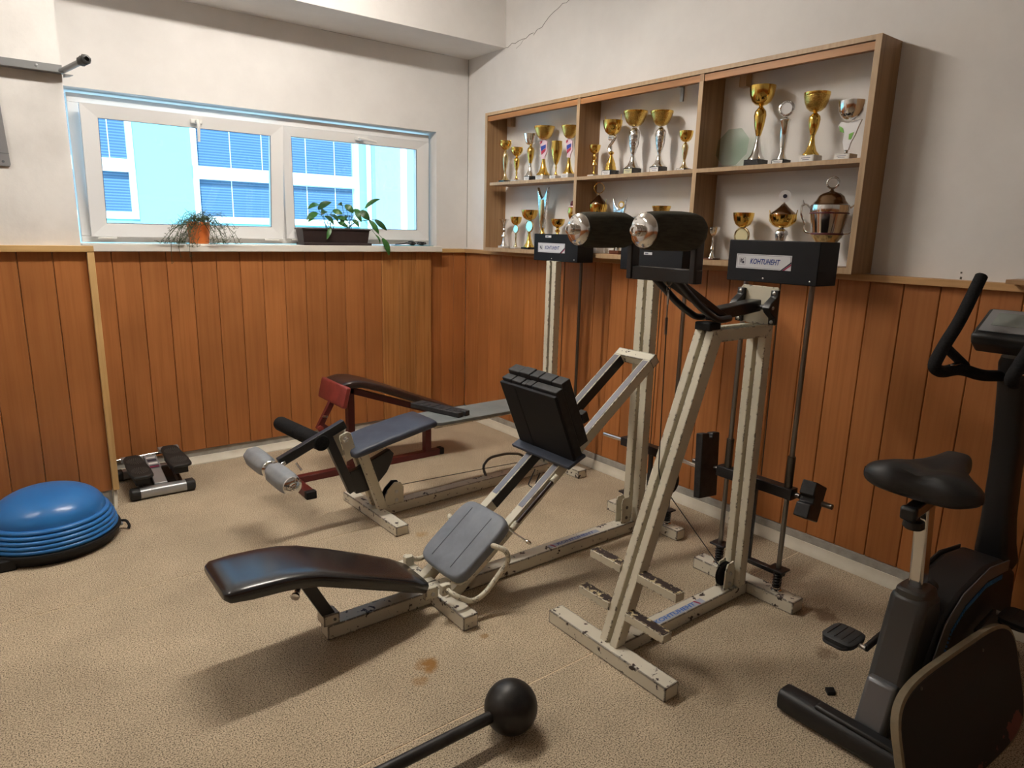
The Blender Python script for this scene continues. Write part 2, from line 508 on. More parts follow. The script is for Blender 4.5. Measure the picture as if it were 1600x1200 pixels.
        if kind:
            o['kind'] = kind
        return o


def tag(o, label, cat, group=None):
    o['label'] = label
    o['category'] = cat
    if group:
        o['group'] = group
    return o


def thing(name, label, cat, loc, rotz=0.0, group=None):
    o = bpy.data.objects.new(name, None)
    o.empty_display_size = 0.05
    COL.objects.link(o)
    o.location = loc
    o.rotation_euler = (0, 0, rotz)
    ORG[o] = Vector(loc)
    return tag(o, label, cat, group)


def struct(g, name, mat, origin=(0, 0, 0), **kw):
    return g.build(name, mat, origin=origin, kind='structure', **kw)


def inst(src, name, parent, loc):
    o = bpy.data.objects.new(name, src.data)
    COL.objects.link(o)
    o.parent = parent
    o.location = loc
    for md in src.modifiers:
        if md.type == 'BEVEL':
            b = o.modifiers.new('bevel', 'BEVEL')
            b.width = md.width; b.segments = md.segments; b.limit_method = 'ANGLE'; b.angle_limit = md.angle_limit
    ORG[o] = ORG[parent]
    return o


def text_mesh(txt, size, shear=0.0, bold=0.0):
    cu = bpy.data.curves.new('txt', 'FONT')
    cu.body = txt
    cu.size = size
    cu.shear = shear
    cu.offset = bold
    cu.align_x = 'CENTER'
    cu.align_y = 'CENTER'
    cu.resolution_u = 3
    ob = bpy.data.objects.new('txt', cu)
    COL.objects.link(ob)
    bpy.context.view_layer.update()
    me = bpy.data.meshes.new_from_object(ob.evaluated_get(bpy.context.evaluated_depsgraph_get()))
    vs = [v.co.copy() for v in me.vertices]
    fs = [list(p.vertices) for p in me.polygons]
    bpy.data.objects.remove(ob)
    bpy.data.curves.remove(cu)
    bpy.data.meshes.remove(me)
    return vs, fs


def put_text(g, txt, size, c, ux, uy, shear=0.0, bold=0.0, width=None):
    vs, fs = text_mesh(txt, size, shear, bold)
    c, ux, uy = Vector(c), Vector(ux).normalized(), Vector(uy).normalized()
    k = 1.0
    if width:
        w = max(p.x for p in vs) - min(p.x for p in vs)
        k = width / w
    return g.add([c + ux * p.x * k + uy * p.y for p in vs], fs)


def sup(c, u, v, a, b, e=4.0, n=24):
    """superellipse ring"""
    c, u, v = Vector(c), Vector(u), Vector(v)
    out = []
    for i in range(n):
        t = 2 * pi * i / n
        x = abs(cos(t)) ** (2 / e) * (1 if cos(t) >= 0 else -1)
        y = abs(sin(t)) ** (2 / e) * (1 if sin(t) >= 0 else -1)
        out.append(c + u * a * x + v * b * y)
    return out


def arc(pts, r, k=5):
    """round the inner corners of a polyline"""
    P = [Vector(p) for p in pts]
    out = [P[0]]
    for i in range(1, len(P) - 1):
        a = (P[i - 1] - P[i]); b = (P[i + 1] - P[i])
        d = min(r, a.length * 0.49, b.length * 0.49)
        A = P[i] + a.normalized() * d; B = P[i] + b.normalized() * d
        for j in range(k + 1):
            t = j / k
            out.append(A * (1 - t) ** 2 + P[i] * 2 * t * (1 - t) + B * t ** 2)
    out.append(P[-1])
    return out

# ---------------------------------------------------------------- room shell
W, B, CEIL = 3.18, 4.72, 3.2
flo = struct(G().box(-3.2, 3.38, -3.2, 5.0, -0.12, -0.0015), 'floor', 'seam_backing')
# carpet laid in strips; the light backing shows in the seams
for (ya, yb) in [(-3.0, 0.105), (0.11, 1.600), (1.605, 3.088), (3.093, 4.70)]:
    G().box(-3.0, 3.16, ya, yb, -0.0015, 0.0).build('carpet_strip', 'carpet', flo, smooth=False)
struct(G().box(-3.2, 3.38, -3.2, 5.0, CEIL, CEIL + 0.15), 'ceiling', 'ceiling_white')
wr = struct(G().box(W, W + 0.2, -3.2, 5.0, 0, CEIL), 'wall_right', 'plaster')
g = G().box(-3.2, 0.455, B, 5.0, 0, CEIL).box(0.455, 2.89, B, 5.0, 0, 1.40).box(0.455, 2.89, B, 5.0, 2.275, CEIL).box(2.89, W, B, 5.0, 0, CEIL)
wbk = struct(g, 'wall_back', 'plaster')
wp = struct(G().box(-3.0, 0.425, 4.15, B, 0, CEIL), 'wall_pillar', 'plaster_rough')
wl = struct(G().box(-3.2, -3.0, -3.2, 5.0, 0, CEIL), 'wall_left', 'plaster')
wf = struct(G().box(-3.2, 3.38, -3.2, -3.0, 0, CEIL), 'wall_front', 'plaster')
G().box(-3.0, -2.975, -3.0, 4.15, 0.09, 1.40).build('cladding', 'wood_plank', wl, smooth=False)  # unseen panelling, added to darken this wall and cut bounced light
G().box(-3.0, 3.15, -3.0, -2.975, 0.09, 1.40).build('cladding', 'wood_plank', wf, smooth=False)  # likewise added on the unseen front wall to reduce light bounce
struct(G().box(0.425, W, 4.247, B, 2.832, CEIL), 'ceiling_beam', 'plaster')

# plank cladding: every plank an object of its own
plain('plank_back', (0.36, 0.135, 0.040), 0.8)


def clad(wall, xs, y, z0, z1, mat, th=0.022):
    first = None
    for a, b2 in zip(xs[:-1], xs[1:]):
        w = b2 - a
        key = round(w, 3)
        if first is None or first[0] != key:
            ob = G().box(-w / 2 + 0.0012, w / 2 - 0.0012, 0, th, 0, z1 - z0).build('plank', mat, origin=(0, 0, 0), bevel=0.003, seg=1, smooth=False)
            ob.parent = wall
            ob.location = ((a + b2) / 2, y, z0)
            ORG[ob] = Vector((0, 0, 0))
            first = (key, ob)
        else:
            inst(first[1], 'plank', wall, ((a + b2) / 2, y, z0))


clad(wbk, [0.476 + 0.1455 * k for k in range(14)], 4.640, 0.09, 1.376, 'wood_plank')
clad(wbk, [2.3675 + 0.1425 * k for k in range(4)], 4.638, 0.09, 1.376, 'wood_plank_pale')
clad(wbk, [2.797 + 0.118 * k for k in range(4)], 4.688, 0.09, 1.372, 'wood_plank')
G().box(0.45, 2.79, 4.662, 4.719, 0.08, 1.37).build('panel_backing', 'plank_back', wbk, smooth=False)
clad(wp, [0.443 - 0.147 * k for k in range(8, -1, -1)], 4.130, 0.10, 1.395, 'wood_plank')
# right wall planks run along y
first = None
for k in range(53):
    y1 = 4.6445 - 0.1453 * k
    if first is None:
        first = G().box(0, 0.022, -0.1453 / 2 + 0.0012, 0.1453 / 2 - 0.0012, 0, 1.275).build('plank', 'wood_plank', origin=(0, 0, 0), bevel=0.003, seg=1, smooth=False)
        first.parent = wr
        first.location = (3.150, y1 - 0.0727, 0.096)
    else:
        inst(first, 'plank', wr, (3.150, y1 - 0.0727, 0.096))
G().box(3.1725, 3.1795, -3.0, 4.65, 0.09, 1.37).build('panel_backing', 'plank_back', wr, smooth=False)

G().box(3.150, 3.172, 4.6465, 4.687, 0.096, 1.371).build('corner_strip', 'wood_plank', wr, bevel=0.002, seg=1, smooth=False)
# rails on top of the cladding
struct(G().box(3.122, W, -3.0, 4.70, 1.370, 1.400), 'trim_1', 'wood_cap', bevel=0.002)
struct(G().box(2.865, 3.122, 4.665, B, 1.370, 1.400), 'trim_2', 'wood_cap_x', bevel=0.002)
struct(G().box(-0.75, 0.474, 4.102, 4.150, 1.393, 1.424), 'trim_3', 'wood_cap_x', bevel=0.002)
struct(G().box(0.443, 0.474, 4.104, 4.150, 0.105, 1.393), 'trim_4', 'wood_batten', bevel=0.002)

# skirtings: concrete strip above a cream cove strip


def cove(p0, p1, out, h, d):
    """cove strip from p0 to p1 (on the wall foot line); 'out' points into the room"""
    p0, p1, out = Vector(p0), Vector(p1), Vector(out)
    prof = [(0, 0), (d, 0), (d, 0.008), (d * 0.62, h * 0.45), (d * 0.38, h * 0.8), (d * 0.3, h), (0, h)]
    return G().prism([p0 + out * a + Vector((0, 0, b)) for a, b in prof], p1 - p0)


bb = struct(G().box(0.476, 2.80, 4.652, 4.72, 0, 0.089).box(2.80, 3.14, 4.690, 4.72, 0, 0.089), 'baseboard_back', 'concrete_strip')
cove((0.50, 4.655, 0), (3.13, 4.655, 0), (0, -1, 0), 0.044, 0.055).build('cove_strip', 'cream_strip', bb)
bb = struct(G().box(3.142, W, -3.0, 4.65, 0, 0.095), 'baseboard_right', 'concrete_strip')
cove((3.145, -3.0, 0), (3.145, 4.60, 0), (-1, 0, 0), 0.056, 0.026).build('cove_strip', 'cream_strip', bb)
bb = struct(G().box(-0.75, 0.44, 4.135, 4.15, 0, 0.10), 'baseboard_pillar', 'concrete_strip')
cove((-0.75, 4.137, 0), (0.45, 4.137, 0), (0, -1, 0), 0.016, 0.042).build('cove_strip', 'cream_strip', bb)
G().prism([(0.438, 4.15, 0), (0.438, 4.096, 0), (0.442, 4.098, 0.03), (0.446, 4.12, 0.07), (0.448, 4.135, 0.105), (0.448, 4.15, 0.105)], (0.016, 0, 0)).build('cove_end', 'cream_strip', bb)

# cracks in the plaster
def crack(pts, r, parent):
    g = G()
    g.tube(pts, r, 5)
    return g.build('crack', 'crack', parent)


random.seed(3)
def jag(y0, z0, y1, z1, n, amp, x=W - 0.0003):
    return [(x, y0 + (y1 - y0) * i / n + random.uniform(-amp, amp) * 0.5, z0 + (z1 - z0) * i / n + random.uniform(-amp, amp)) for i in range(n + 1)]


crack(jag(4.30, 2.832, 3.93, 2.868, 9, 0.010), 0.0017, wr)
crack(jag(3.93, 2.868, 3.52, 3.03, 10, 0.012), 0.0014, wr)
crack(jag(3.52, 3.03, 3.30, 3.19, 6, 0.012), 0.0010, wr)
crack(jag(4.12, 2.80, 4.02, 2.86, 4, 0.008), 0.0007, wr)
crack([(W - 0.001, B - 0.001 + random.uniform(-0.002, 0), 2.832 - 1.42 * i / 24) for i in range(25)], 0.0012, wbk)
crack([(2.0 + 0.05 * i + random.uniform(-0.01, 0.01), B - 0.0002, 2.8315) for i in range(20)], 0.0006, wbk)
G().box(W - 0.0006, W, 1.098, 1.106, 1.402, 1.412).box(W - 0.0006, W, 1.10, 1.107, 1.425, 1.432).build('wall_scuff', 'crack', wr)

# ---------------------------------------------------------------- window
win = struct(G().box(0.50, 2.87, 4.800, 4.87, 1.424, 1.462).box(0.50, 2.87, 4.800, 4.87, 2.205, 2.255).box(0.50, 0.555, 4.800, 4.87, 1.462, 2.205)
             .box(2.83, 2.87, 4.800, 4.87, 1.462, 2.205).box(1.668, 1.735, 4.800, 4.87, 1.462, 2.205), 'window_1', 'pvc_white', bevel=0.003)


def sash(x0, x1, z0, z1, px0, px1, pz0, pz1, tilt, handle):
    y0, y1 = 4.768, 4.826
    piv = (0, 4.80, z0)
    def R(g):
        return g.rot(piv, (1, 0, 0), tilt) if tilt else g
    s = 0.012
    gs = G()
    # four mitred members
    for a, b2, c2, d2 in [((x0, z0), (x1, z0), (px1, pz0), (px0, pz0)), ((x1, z0), (x1, z1), (px1, pz1), (px1, pz0)),
                          ((x1, z1), (x0, z1), (px0, pz1), (px1, pz1)), ((x0, z1), (x0, z0), (px0, pz0), (px0, pz1))]:
        gs.prism([(a[0], y0, a[1]), (b2[0], y0, b2[1]), (c2[0], y0 + s, c2[1]), (d2[0], y0 + s, d2[1])], (0, y1 - y0 - s, 0))
    so = R(gs).build('sash', 'pvc_white', win, ang=8)
    gk = G()
    for a, b2 in [((px0, pz0), (px1, pz0)), ((px1, pz0), (px1, pz1)), ((px1, pz1), (px0, pz1)), ((px0, pz1), (px0, pz0))]:
        gk.bar((a[0], y0 + s + 0.004, a[1]), (b2[0], y0 + s + 0.004, b2[1]), 0.006, 0.006)
    R(gk).build('gasket', 'gasket', so)
    R(G().box(px0 - 0.01, px1 + 0.01, y0 + 0.028, y0 + 0.034, pz0 - 0.01, pz1 + 0.01)).build('pane', 'pane_glass', so, smooth=False)
    hx, hz, ang = handle
    gh = G().box(hx - 0.034, hx + 0.034, y0 - 0.012, y0 + 0.002, hz - 0.014, hz + 0.014)
    ho = R(gh).build('handle_plate', 'white_plastic', so, bevel=0.006)
    gl2 = G().cyl((hx, y0 - 0.01, hz), (hx, y0 - 0.042, hz), 0.011)
    k = len(gl2.v)
    gl2.tube(arc([(hx, y0 - 0.036, hz + 0.004), (hx, y0 - 0.05, hz - 0.015), (hx, y0 - 0.045, hz - 0.115)], 0.02), [0.011] * 3 + [0.010] * 4 + [0.008], 8)
    gl2.rot((hx, y0, hz), (0, 1, 0), ang, k)
    R(gl2).build('handle', 'white_plastic', so)
    gc = G().box(x0 + 0.03, x0 + 0.13, y0 - 0.008, y0 + 0.01, z0 - 0.012, z0 - 0.002).box(x1 - 0.13, x1 - 0.03, y0 - 0.008, y0 + 0.01, z0 - 0.012, z0 - 0.002)
    R(gc).build('hinge_cover', 'white_plastic', so, bevel=0.002)


sash(0.548, 1.690, 1.462, 2.200, 0.632, 1.612, 1.538, 2.128, 0.12, (1.155, 2.165, 0.0))
sash(1.712, 2.845, 1.462, 2.200, 1.776, 2.750, 1.538, 2.140, 0.0, (2.27, 2.168, -1.45))
sill = struct(G().box(0.476, 2.862, 4.585, 4.805, 1.377, 1.421), 'window_sill', 'sill_white', bevel=0.004)

# ---------------------------------------------------------------- outside: yard and the building across it
struct(G().box(-14, 26, 5.05, 16.2, -0.4, -0.3), 'yard_ground', 'yard', smooth=False)
nb = thing('neighbour_building', 'pale turquoise building with white framed windows across the yard', 'building', (4, 16, -0.3))
D0 = 16.0
# wall in pieces around the two windows
G().box(-9, 0.6, D0, D0 + 0.3, -0.3, 7).box(0.6, 2.715, D0, D0 + 0.3, -0.3, 1.60).box(0.6, 2.715, D0, D0 + 0.3, 4.6, 7).box(2.715, 3.80, D0, D0 + 0.3, -0.3, 7) \
    .box(3.80, 7.58, D0, D0 + 0.3, -0.3, 1.56).box(3.80, 7.58, D0, D0 + 0.3, 4.6, 7).box(7.58, 7.86, D0, D0 + 0.3, -0.3, 7).build('wall', 'facade_cyan', nb, smooth=False)
G().box(7.86, 20, D0 - 0.35, D0 + 0.3, -0.3, 7).build('side_wing', 'facade_grey', nb, smooth=False)
G().box(8.54, 8.68, D0 - 0.42, D0 - 0.35, -0.3, 7).build('corner_strip', 'facade_white', nb, smooth=False)
G().cyl((7.80, D0 - 0.12, -0.3), (7.80, D0 - 0.12, 7), 0.06).build('downpipe', 'facade_white', nb)

m, nt, b = new_mat('blind')
tc = N(nt, 'TexCoord'); sp = N(nt, 'SeparateXYZ'); L(nt, tc, 'Object', sp, 'Vector')
mm = N(nt, 'Math', operation='MULTIPLY'); mm.inputs[1].default_value = 2 * pi / 0.055; L(nt, sp, 'Z', mm, 0)
sn = N(nt, 'Math', operation='SINE'); L(nt, mm, 'Value', sn, 0)
rr = ramp(nt, [(0.0, (0.05, 0.11, 0.20)), (0.55, (0.07, 0.14, 0.23)), (1.0, (0.13, 0.22, 0.32))])
ma = N(nt, 'MapRange'); ma.inputs['From Min'].default_value = -1; L(nt, sn, 'Value', ma, 'Value'); L(nt, ma, 'Result', rr, 'Fac')
L(nt, rr, 'Color', b, 'Base Color'); b.inputs['Roughness'].default_value = 0.5


def far_window(x0, x1, z0, z1, rails, mull, panes):
    f = 0.11
    g = G().box(x0, x1, D0 - 0.03, D0 + 0.1, z0, z0 + 0.14).box(x0, x1, D0 - 0.03, D0 + 0.1, z1 - 0.12, z1).box(x0, x0 + f, D0 - 0.034, D0 + 0.1, z0, z1).box(x1 - f, x1, D0 - 0.034, D0 + 0.1, z0, z1)
    for (a, b2) in rails:
        g.box(x0, x1, D0 - 0.025, D0 + 0.1, a, b2)
    for (a, b2) in mull:
        g.box(a, b2, D0 - 0.02, D0 + 0.1, z0, z1)
    w = g.build('window', 'facade_white', nb, smooth=False)
    for (a, b2, c2, d2, mt, cords) in panes:
        p = G().box(a, b2, D0 + 0.08, D0 + 0.1, c2, d2).build('pane', mt, w, smooth=False)
        for cx in cords:
            G().box(cx - 0.008, cx + 0.008, D0 + 0.07, D0 + 0.079, c2, d2).build('blind_cord', 'facade_white', p, smooth=False)
    return w


far_window(0.6, 2.715, 1.60, 4.6, [(2.515, 2.765)], [], [(0.7, 2.61, 2.765, 4.5, 'blind', [2.30]), (0.7, 2.605, 1.735, 2.515, 'blind', [])])
w2 = far_window(3.80, 7.58, 1.56, 4.6, [(2.47, 2.735)], [(5.55, 5.70)],
                [(3.85, 5.55, 2.735, 4.5, 'blind', [3.92, 4.61, 5.29]), (3.85, 5.55, 1.69, 2.47, 'blind', [4.60]), (5.70, 7.44, 2.735, 4.5, 'blind', [6.3, 7.0]), (5.70, 7.44, 1.69, 2.45, 'blind', [6.3, 7.0])])

# ---------------------------------------------------------------- ceiling lamp (above the view)
for lx, lab in ((1.30, 'long white fluorescent ceiling lamp in front of the beam'), (-1.25, 'long white fluorescent ceiling lamp beside the plastered pillar')):
    lamp = thing('ceiling_lamp_offscreen', lab, 'lamp', (lx, 3.13, 3.14), group='ceiling lamps in a row')
    G().box(lx - 0.62, lx + 0.62, 3.06, 3.20, 3.150, CEIL).build('housing', 'lamp_housing', lamp, bevel=0.004)
    G().rings([sup((x, 3.13, 3.125), (0, 1, 0), (0, 0, 1), 0.06, 0.025, 2.6, 16) for x in (lx - 0.60, lx + 0.60)]).build('diffuser_offscreen', 'lamp_glow' if lx > 0 else 'lamp_glow_dim', lamp)

# ---------------------------------------------------------------- trophy shelf on the right wall
sh = thing('trophy_shelf', 'long open wooden wall shelf with two tiers of trophies', 'shelf', (3.09, 2.85, 1.402))
XF = 3.0
G().box(XF + 0.003, W, 4.207, 4.233, 1.402, 2.368).build('end_panel', 'wood_shelf', sh, bevel=0.001)
G().box(XF + 0.003, W, 1.466, 1.491, 1.402, 2.368).build('end_panel', 'wood_shelf', sh, bevel=0.001)
G().box(XF + 0.003, W, 1.491, 4.207, 2.348, 2.368).build('top_board', 'wood_shelf_h', sh)
G().box(XF + 0.006, XF + 0.022, 1.491, 4.207, 2.312, 2.343).build('fascia', 'wood_fascia', sh)
G().box(XF + 0.003, W, 1.491, 4.207, 1.402, 1.428).build('bottom_board', 'wood_shelf_h', sh)
for y in (3.255, 2.348):
    d = G().box(XF + 0.003, W, y - 0.0125, y + 0.0125, 1.428, 2.348).build('divider', 'wood_shelf', sh)
    G().box(XF, XF + 0.003, y - 0.0125, y + 0.0125, 1.428, 2.312).build('edge_band', 'wood_shelf_edge', d)
for (a, b2) in ((3.2675, 4.165), (2.3605, 3.2425), (1.491, 2.3355)):
    d = G().box(XF + 0.003, W, a, b2, 1.868, 1.888).build('shelf_board', 'wood_shelf_h', sh)
    G().box(XF, XF + 0.003, a, b2, 1.868, 1.888).build('edge_band', 'wood_shelf_edge', d)
G().box(XF, XF + 0.003, 4.207, 4.233, 1.402, 2.368).build('edge_band', 'wood_shelf_edge', sh)
G().box(XF, XF + 0.003, 1.466, 1.491, 1.402, 2.368).build('edge_band', 'wood_shelf_edge', sh)
G().box(XF, XF + 0.003, 1.491, 4.207, 2.348, 2.368).build('edge_band', 'wood_shelf_edge', sh)
G().box(XF, XF + 0.003, 1.491, 4.207, 1.402, 1.428).build('edge_band', 'wood_shelf_edge', sh)
for y in (4.13, 3.38, 2.20):
    G().box(3.135, W, y - 0.02, y + 0.02, 2.285, 2.348).build('cleat', 'wood_shelf_edge', sh)
G().box(3.172, W, 2.60, 2.62, 2.27, 2.345).box(3.13, W, 2.60, 2.62, 2.340, 2.348).build('angle_bracket', 'bolt_steel', sh)

# ---------------------------------------------------------------- shared machine parts
def pulley_box(t, xf, yc, small_label=None, big_label=True):
    """black sheet-metal pulley cover on top of a weight tower, front face at x = xf"""
    bx = G().prism([(xf, yc + 0.20, 1.372), (xf, yc - 0.115, 1.372), (xf + 0.004, yc - 0.195, 1.372), (xf + 0.13, yc - 0.205, 1.372), (xf + 0.13, yc + 0.205, 1.372)], (0, 0, 0.166)) \
        .build('pulley_cover', 'black_box', t, bevel=0.003)
    if big_label:
        a, b2 = yc + 0.158, yc - 0.088
        st = G().box(xf - 0.0016, xf + 0.001, b2, a, 1.424, 1.482).build('sticker', 'sticker_white', bx, smooth=False)
        X = xf - 0.0022
        g = G()
        put_text(g, 'KOHTUHEHT', 0.030, (X, (a + b2) / 2 - 0.006, 1.453), (0, -1, 0), (0, 0, 1), 0.25, 0.0006, 0.135)
        g.build('lettering', 'ink_blue', st, smooth=False)
        g = G()
        for (y0, y1, z0, z1) in [(a - 0.004, b2 + 0.004, 1.4775, 1.4785), (a - 0.004, b2 + 0.045, 1.4275, 1.4285), (a - 0.004, a - 0.005, 1.4275, 1.4785), (b2 + 0.004, b2 + 0.005, 1.455, 1.4785)]:
            g.box(X, X + 0.0004, min(y0, y1), max(y0, y1), z0, z1)
        # emblem frame
        for (y0, y1, z0, z1) in [(a - 0.014, a - 0.042, 1.4675, 1.4685), (a - 0.014, a - 0.042, 1.4385, 1.4395), (a - 0.014, a - 0.015, 1.4385, 1.4685), (a - 0.041, a - 0.042, 1.4385, 1.4685)]:
            g.box(X, X + 0.0004, min(y0, y1), max(y0, y1), z0, z1)
        g.build('border', 'ink_line', st, smooth=False, kind='stuff')
        g = G()
        ye, ze = a - 0.028, 1.4535
        g.prism([(X, ye + 0.009, ze + 0.010), (X, ye + 0.004, ze + 0.010), (X, ye + 0.004, ze - 0.009), (X, ye + 0.009, ze - 0.005)], (0.0004, 0, 0))
        g.prism([(X, ye + 0.002, ze - 0.001), (X, ye - 0.007, ze + 0.009), (X, ye - 0.002, ze + 0.010), (X, ye + 0.003, ze + 0.004)], (0.0004, 0, 0))
        g.cyl((X, ye - 0.004, ze - 0.005), (X + 0.0004, ye - 0.004, ze - 0.005), 0.0055, n=10)
        g.build('emblem', 'ink_dark', st, smooth=False, kind='stuff')
        g = G().prism([(X, b2 + 0.044, 1.4242), (X, b2 + 0.036, 1.4242), (X, b2, 1.452), (X, b2, 1.459)], (0.0004, 0, 0)).build('stripe', 'ink_dark', st, smooth=False)
        g = G().prism([(X, b2 + 0.035, 1.4242), (X, b2 + 0.026, 1.4242), (X, b2, 1.444), (X, b2, 1.451)], (0.0004, 0, 0)).build('stripe', 'ink_red', st, smooth=False)
    if small_label:
        ys, zs = small_label
        sl = G().box(xf - 0.0016, xf + 0.001, ys - 0.026, ys + 0.026, zs - 0.0065, zs + 0.0065).build('small_label', 'sticker_white', bx, smooth=False)
        G().box(xf - 0.0022, xf - 0.0015, ys - 0.002, ys + 0.018, zs - 0.003, zs + 0.003).build('print', 'ink_line', sl, smooth=False)
    for ys in (yc + 0.03, yc - 0.17):
        G().lathe([(0.004, 0), (0.004, 0.002), (0.001, 0.004)], (xf + 0.002, ys, 1.388), (-1, 0, 0), 8).build('rivet', 'bolt_steel', bx)
    return bx


def spring(t, x, y, z0, z1, r=0.017, turns=7):
    pts = []
    n = turns * 12
    for i in range(n + 1):
        a = 2 * pi * i / 12
        pts.append((x + r * cos(a), y + r * sin(a), z0 + (z1 - z0) * i / n))
    G().tube(pts, 0.0032, 6).build('spring', 'black_steel', t)
    G().cyl((x, y, z0), (x, y, z1), 0.0125).build('buffer', 'black_rubber', t)
    G().lathe([(0.024, 0), (0.024, 0.006), (0.018, 0.010), (0.018, 0.018), (0.012, 0.018)], (x, y, z0 - 0.004), (0, 0, 1), 18).build('collar', 'chrome', t)


def tower(t, xr, yc, zf, z_car, post_x0, post_x1, gap=0.0085, tw=0.034):
    """twin-tube post, two guide rods with springs, and the weight carriage"""
    for s in (-1, 1):
        y0, y1 = sorted((yc + s * gap, yc + s * (gap + tw)))
        G().box(post_x0, post_x1, y0, y1, zf, 1.372).build('post', 'paint_cream', t, bevel=0.003)
    for s in (-1, 1):
        y = yc + s * 0.148
        G().cyl((xr, y, zf), (xr, y, 1.374), 0.0105).build('guide_rod', 'steel_rod', t)
        spring(t, xr, y, zf + 0.004, zf + 0.095)
        G().box(xr - 0.03, xr + 0.03, y - 0.034, y + 0.034, zf + 0.096, zf + 0.104).build('stop_plate', 'black_steel', t, bevel=0.002)
    car = G().box(xr - 0.024, xr + 0.024, yc - 0.19, yc + 0.19, z_car, z_car + 0.046).build('carriage', 'black_steel', t, bevel=0.003)
    for s in (-1, 1):
        y = yc + s * 0.148
        G().cyl((xr, y, z_car + 0.046), (xr, y, z_car + 0.17), 0.0165).build('sleeve', 'steel_dark', car)
    return car


# ---------------------------------------------------------------- standing calf machine
YC = 1.553
calf = thing('calf_raise_machine', 'cream chipped calf raise machine with two padded shoulder rollers and foot steps', 'exercise machine', (2.1, YC, 0))
ZF = 0.055
G().box(1.670, 1.740, 1.255, 1.858, 0, ZF).build('front_foot', 'paint_chipped', calf, bevel=0.003)
G().box(2.540, 2.618, 1.300, 1.812, 0, ZF).build('rear_foot', 'paint_chipped', calf, bevel=0.003)
bm_ = G().box(1.740, 2.540, 1.520, 1.588, 0, ZF).build('base_beam', 'paint_chipped', calf, bevel=0.003)
st = G().box(1.935, 2.250, 1.527, 1.556, ZF - 0.0005, ZF + 0.0008).build('sticker', 'sticker_grey', bm_, smooth=False)
g = G(); put_text(g, 'KOHTUHEHT', 0.030, (2.07, 1.5415, ZF + 0.0012), (1, 0, 0), (0, 1, 0), 0.12, 0.0006, 0.25); g.build('lettering', 'ink_sky', st, smooth=False)
G().prism([(2.212, 1.527, ZF + 0.0009), (2.222, 1.527, ZF + 0.0009), (2.212, 1.556, ZF + 0.0009), (2.202, 1.556, ZF + 0.0009)], (0, 0, 0.0004)).build('stripe', 'ink_red', st, smooth=False)
for y0, y1 in ((1.511, 1.545), (1.562, 1.596)):
    G().xz([(1.696, ZF), (1.744, ZF), (2.168, 1.162), (2.120, 1.210)], y0, y1).build('inclined_tube', 'paint_cream', calf, bevel=0.003)
    G().xz([(2.120, 1.210), (2.168, 1.162), (2.462, 1.162), (2.510, 1.210)], y0, y1).build('top_tube', 'paint_cream', calf, bevel=0.003)
    G().xz([(2.462, ZF), (2.510, ZF), (2.510, 1.210), (2.462, 1.162)], y0, y1).build('post', 'paint_cream', calf, bevel=0.003)
for (xa, zt) in ((1.785, 0.332), (1.733, 0.192)):
    for (y0, y1) in ((1.330, 1.512), (1.595, 1.757)):
        s_ = G().box(xa, xa + 0.046, y0, y1, zt - 0.034, zt - 0.002).build('step', 'paint_cream', calf, bevel=0.002)
        G().box(xa + 0.003, xa + 0.043, y0 + 0.004, y1 - 0.002, zt - 0.003, zt).build('grip_pad', 'step_grip', s_, smooth=False)
# rear weight tower
for s in (-1, 1):
    y = YC + s * 0.148
    G().cyl((2.58, y, ZF), (2.58, y, 1.374), 0.0105).build('guide_rod', 'steel_rod', calf)
    spring(calf, 2.58, y, ZF + 0.004, 0.150)
    G().box(2.548, 2.612, y - 0.036, y + 0.036, 0.152, 0.161).build('stop_plate', 'black_steel', calf, bevel=0.002)
car = G().box(2.555, 2.605, 1.375, 1.745, 0.484, 0.532).build('carriage', 'black_steel', calf, bevel=0.003)
for y in (YC - 0.148, YC + 0.148):
    G().cyl((2.58, y, 0.53), (2.58, y, 0.665), 0.0165).build('sleeve', 'steel_dark', car)
for ya, yb in ((1.745, 1.770), (1.856, 1.890), (1.375, 1.350), (1.254, 1.212)):
    G().cyl((2.58, ya, 0.508), (2.58, yb, 0.508), 0.0115).build('weight_pin', 'steel_dark', car)
G().box(2.625, 2.637, YC + 0.02, YC + 0.042, 0.11, 0.49).build('strap', 'black_steel', calf)
G().box(2.612, 2.642, 1.405, 1.60, 0.104, 0.124).build('lower_bar', 'black_steel', calf, bevel=0.002)
G().cyl((2.612, YC, 0.53), (2.60, YC, 1.374), 0.0025, n=6).build('cable', 'steel_dark', calf)
pulley_box(calf, 2.50, 1.545)
# pivot plate, bearings, lever arm, yoke
pp = G().prism([(2.452, 1.468, 1.212), (2.452, 1.468, 1.352), (2.452, 1.476, 1.360), (2.452, 1.628, 1.362), (2.452, 1.637, 1.352), (2.452, 1.637, 1.212)], (0.009, 0, 0)).build('pivot_plate', 'paint_cream', calf, bevel=0.002)
for (ya, yb) in ((1.462, 1.494), (1.612, 1.644)):
    br = G().prism([(2.452, ya, 1.214), (2.452, ya, 1.350), (2.438, ya, 1.350), (2.436, ya, 1.325), (2.400, ya, 1.302), (2.386, ya, 1.283), (2.400, ya, 1.264), (2.436, ya, 1.240), (2.438, ya, 1.214)], (0, yb - ya, 0)).build('bearing', 'black_steel', pp, bevel=0.003)
    for zb in (1.226, 1.338):
        G().lathe([(0.0075, 0), (0.0075, 0.004), (0.003, 0.006)], (2.4385, (ya + yb) / 2, zb), (-1, 0, 0), 10).build('bolt', 'bolt_steel', br)
G().lathe([(0.007, 0), (0.007, 0.003), (0.002, 0.005)], (2.41, 1.462, 1.283), (0, -1, 0), 10).build('axle_end', 'bolt_steel', calf)
